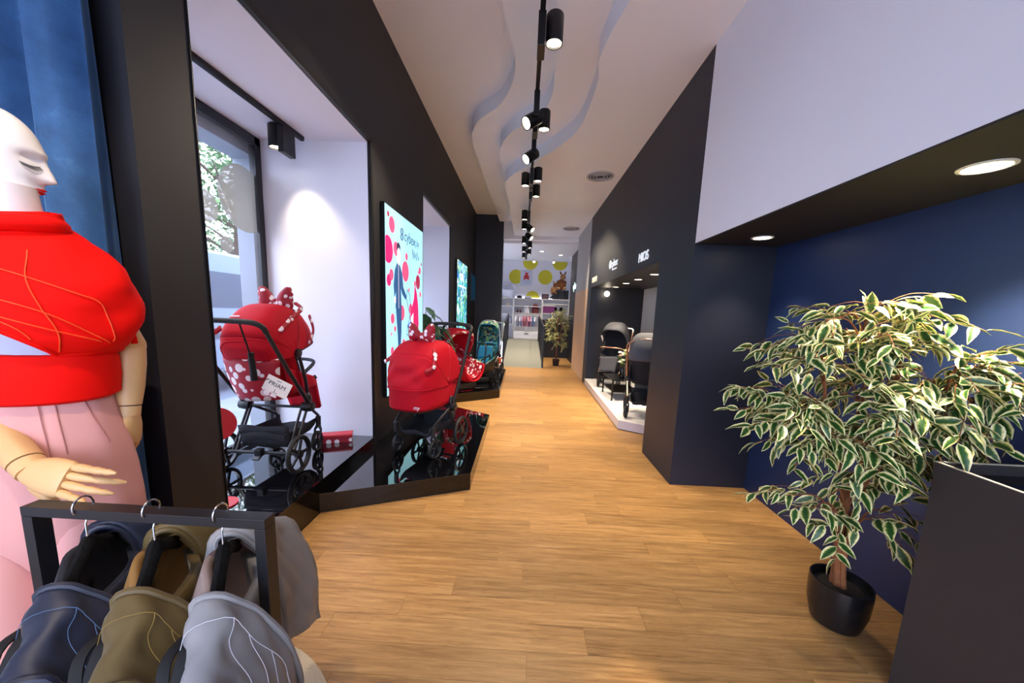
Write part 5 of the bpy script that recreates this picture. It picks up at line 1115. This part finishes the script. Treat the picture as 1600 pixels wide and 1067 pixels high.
cn = ['white baby garment', 'pink baby garment', 'rose baby garment', 'pale blue baby garment', 'grey baby garment']; seq = [0, 4, 0, 3, 1, 2, 1, 2, 1, 3, 3, 0, 4]; pos = ['leftmost', 'second from the left', 'third from the left', 'fourth from the left', 'fifth from the left', 'sixth from the left', 'middle', 'just right of the middle', 'fifth from the right', 'fourth from the right', 'third from the right', 'second from the right', 'rightmost']
for i, c in enumerate(seq):
    x = -.36+.062*i; g = MB(); 
    g.loft([[Vector((.018*math.cos(a)*w_, .13*s_*math.sin(a), z)) for a in [2*math.pi*k/12 for k in range(12)]] for z, s_, w_ in ((-.02, .3, .6), (-.05, .9, 1), (-.12, .75, 1.1), (-.36, .85, 1.3), (-.38, .85, 1.2))]); g.beam((0, -.09, -.06), (0, -.17, -.20), .03, .05).beam((0, .09, -.06), (0, .17, -.20), .03, .05)
    o = g.build('baby_garment', ccols[c], loc=(x+.07, 13.0, ZB+.84), rot=(0, 0, R(r.uniform(-25, 25)))); tag(o, cn[c]+', '+pos[i]+' on the white rail in the back room', 'clothes', 'baby clothes on the white rail')
def item(name, label, cat, loc, build, group=None):
    t = thing(name, label, cat, loc, 0, group); build(t); return t
def bag(m, w_=.10, h=.26, d=.08):
    def f(t):
        MB().loft([[Vector((w_*s*math.copysign(abs(math.cos(a))**.6, math.cos(a)), d*s2*math.copysign(abs(math.sin(a))**.6, math.sin(a)), z)) for a in [2*math.pi*k/20 for k in range(20)]] for z, s, s2 in ((0, .95, .9), (.02, 1.05, 1), (h*.5, 1.08, 1), (h*.8, .9, .8), (h*.97, .55, .5), (h, .3, .3))]).build('bag_body', m, parent=t)
        MB().box((0, -d*1.0, h*.32), (w_*1.2, d*.5, h*.4)).build('front_pocket', m, parent=t, bevel=.015)
        MB().tube([Vector((.02*math.cos(a), 0, h-.01+.035*math.sin(a))) for a in [math.pi*k/8 for k in range(9)]], .006, 6).build('carry_loop', M['strap'], parent=t)
    return f
def hat(m, m2, r_=.11):
    def f(t):
        MB().lathe([(0, .10), (r_*.4, .095), (r_*.66, .06), (r_*.72, .012), (r_*.68, .012), (r_*.6, .05), (0, .085)], 24).build('crown', m, parent=t); MB().lathe([(r_*.7, .014), (r_, .0), (r_*1.05, .004), (r_*.72, .02)], 24).build('brim', m2, parent=t)
    return f
W_, Dk = mat('cloth_white', ''), mat('cap_dark', '#26262e', .8)
item('sun_hat', 'dark flat cap on the top shelf of the back room, left', 'hat', (-.22, 13.34, 2.031), hat(Dk, Dk, .13)); item('sun_hat', 'white cap with dark brim on the top shelf, under the yellow circle', 'hat', (.10, 13.34, 2.031), hat(W_, Dk, .17))
item('sun_hat', 'white sun hat with yellow brim on the left back-room shelf', 'hat', (-.66, 13.34, 2.031), hat(W_, M['yellow'], .13)); item('sun_hat', 'cream bonnet on the middle left back-room shelf', 'hat', (-.62, 13.34, 1.751), hat(M['cream'], W_, .12))
item('backpack', 'small white backpack on the back-room shelf beside the red bag', 'backpack', (.06, 13.34, 1.501), bag(W_, .10, .28)); item('backpack', 'dark red backpack on the back-room shelf', 'backpack', (.38, 13.34, 1.501), bag(mat('maroon', '#6a2a30', .7), .12, .33))
item('toddler_shoes', 'pair of dark red toddler shoes on the back-room shelf, left of the white backpack', 'shoes', (-.22, 13.34, 1.501), lambda t: [MB().ell((x, 0, .035), (.03, .07, .035)).ell((x, .03, .07), (.028, .03, .05)).build('shoe', mat('maroon', '', .7), parent=t) for x in (-.05, .05)])
item('backpack', 'small pale backpack hanging low at the left of the back room', 'backpack', (-.55, 13.34, 1.101), bag(mat('cloth_grey', '', .8), .10, .24))
item('storage_bin', 'purple storage bin with a white rim on the right back-room shelf', 'bin', (.85, 13.34, 1.521), lambda t: [MB().loft([[Vector((x*s, y*s2, z)) for x, y in ((-1, -1), (1, -1), (1, 1), (-1, 1))] for z, s, s2 in ((0, .19, .10), (.26, .24, .12))]).build('bin_body', mat('purple', '#6b2a66', .6), parent=t, bevel=.01, smooth=False), MB().bb(-.25, .25, -.125, .125, .26, .29).build('rim', M['white_gloss'], parent=t, smooth=False)])
item('picture_frame', 'small dark framed picture on the shelf under the yellow circle', 'picture', (.72, 13.34, 2.031), lambda t: [MB().bb(-.13, .13, -.01, .01, 0, .18).build('frame', M['black_metal'], parent=t, smooth=False), MB().bb(-.10, .10, -.013, -.0105, .03, .15).build('print', mat('dark_print', '#5b3a48', .5), parent=t, smooth=False)])
item('plush_toy', 'navy plush toy sitting on the shelf below the large plush animals', 'plush toy', (1.03, 13.34, 2.031), lambda t: [MB().ell((0, 0, .08), (.10, .07, .08)).build('body', M['navy_fab'], parent=t), MB().ell((0, 0, .19), (.055, .05, .055)).build('head', M['navy_fab'], parent=t)]+[MB().ell((s*.11, 0, .05), (.05, .04, .03)).build('arm', M['navy_fab'], parent=t) for s in (-1, 1)])
item('headband', 'black headband with two large round puffs on the right back-room shelf', 'headband', (1.22, 13.34, 1.521), lambda t: [MB().tube(arc((0, 0, .0), .11, 0, 180, 14), .018, 8).build('band', M['black_metal'], parent=t)]+[MB().ell((s*.11, 0, .16), (.075, .03, .075)).build('puff', M['velvet'], parent=t) for s in (-1, 1)])
def animal(t, b, h, s):
    MB().ell((0, 0, .20), (.15, .13, .20)).build('body', b, parent=t); MB().ell((.04, -.03, .46), (.10, .10, .11)).ell((.10, -.10, .43), (.05, .07, .045)).build('head', h, parent=t)
    for q in (-1, 1): MB().ell((.04+q*.08, .0, .60), (.03, .02, .07), rot=(0, q*.3, 0)).build('ear', b, parent=t); MB().ell((q*.13, -.06, .22), (.045, .05, .13), rot=(.4, 0, 0)).build('arm', b, parent=t); MB().ell((q*.10, -.15, .05), (.055, .12, .05)).build('leg', h, parent=t)
an = thing('plush_animal', 'large brown plush animal with upright ears sitting high by the far doorway', 'plush toy', (1.27, 13.25, 2.36)); animal(an, M['plush'], M['plush2'], 1)
an = thing('plush_animal', 'tan plush animal sitting lower left of the large brown one', 'plush toy', (1.02, 13.28, 2.20)); animal(an, M['plush2'], M['plush'], 1); an.scale = (.72, .72, .72)
cg = thing('crate', 'dark slatted crate stacked under the plush animals in the back room', 'crate', (1.25, 13.35, 2.031))
for k_ in range(6): MB().bb(-.25+.09*k_, -.19+.09*k_, -.15, -.13, 0, .33).build('slat', M['satin_black'], parent=cg, smooth=False)
MB().bb(-.26, .30, -.128, .13, 0, .325).build('crate_body', M['dark_fabric'], parent=cg, smooth=False)
# poster with a red blob bear mark
ps = thing('poster', 'pale poster with a small red teddy mark on the back-room wall', 'poster', (.005, BY-.02, 2.80))
MB().bb(-.22, .22, -.006, .006, -.28, .27).build('sheet', mat('poster_grey', '#c2c6d6', .5), parent=ps, smooth=False)
tm = MB()
for x, z, rr in ((0, .12, .055), (-.045, .165, .02), (.045, .165, .02), (0, .02, .075), (-.085, .04, .03), (.085, .04, .03), (-.07, -.045, .038), (.07, -.045, .038)): tm.lathe([(0, 0), (rr, 0), (rr, .003), (0, .003)], 18, (x, -.007, z), Euler((R(90), 0, 0)).to_matrix())
tm.build('printed_mark', mat('mark_red', '#c01a20', .5), parent=ps, smooth=False)['kind'] = 'stuff'
tl = MB()
for z, w2 in ((.225, .16), (-.12, .17), (-.16, .15), (-.21, .12)): tl.bb(-w2, w2, -.008, -.0065, z, z+.008)
tl.build('printed_text_lines', mat('text_grey', '#7c8090', .5), parent=ps, smooth=False)['kind'] = 'stuff'
# white mesh crib canopy at the left of the back room
cbn = thing('bassinet', 'white bassinet with a sheer rounded canopy high at the left of the back room', 'bassinet', (-.62, 13.34, 2.03))
for k_, (rr, dx) in enumerate(((.24, -.05), (.18, .06))):
    MB().tube([Vector((dx+rr*math.cos(a), -.1, .30+rr*1.1*math.sin(a))) for a in [math.pi*q/16 for q in range(17)]], .008, 6).build('canopy_hoop', M['silver'], parent=cbn)
MB().grid(lambda u, v: (-.05+.235*math.cos(math.pi*u), -.1+.25*v, .30+.255*math.sin(math.pi*u)), 16, 4).build('canopy', M['white_wall'], parent=cbn, solid=.004)
MB().loft([[Vector((-.02+.27*s*math.cos(a), .0+.13*s*math.sin(a), z)) for a in [2*math.pi*q/24 for q in range(24)]] for z, s in ((0, .8), (.28, 1))]).build('basket', mat('cloth_white', ''), parent=cbn)
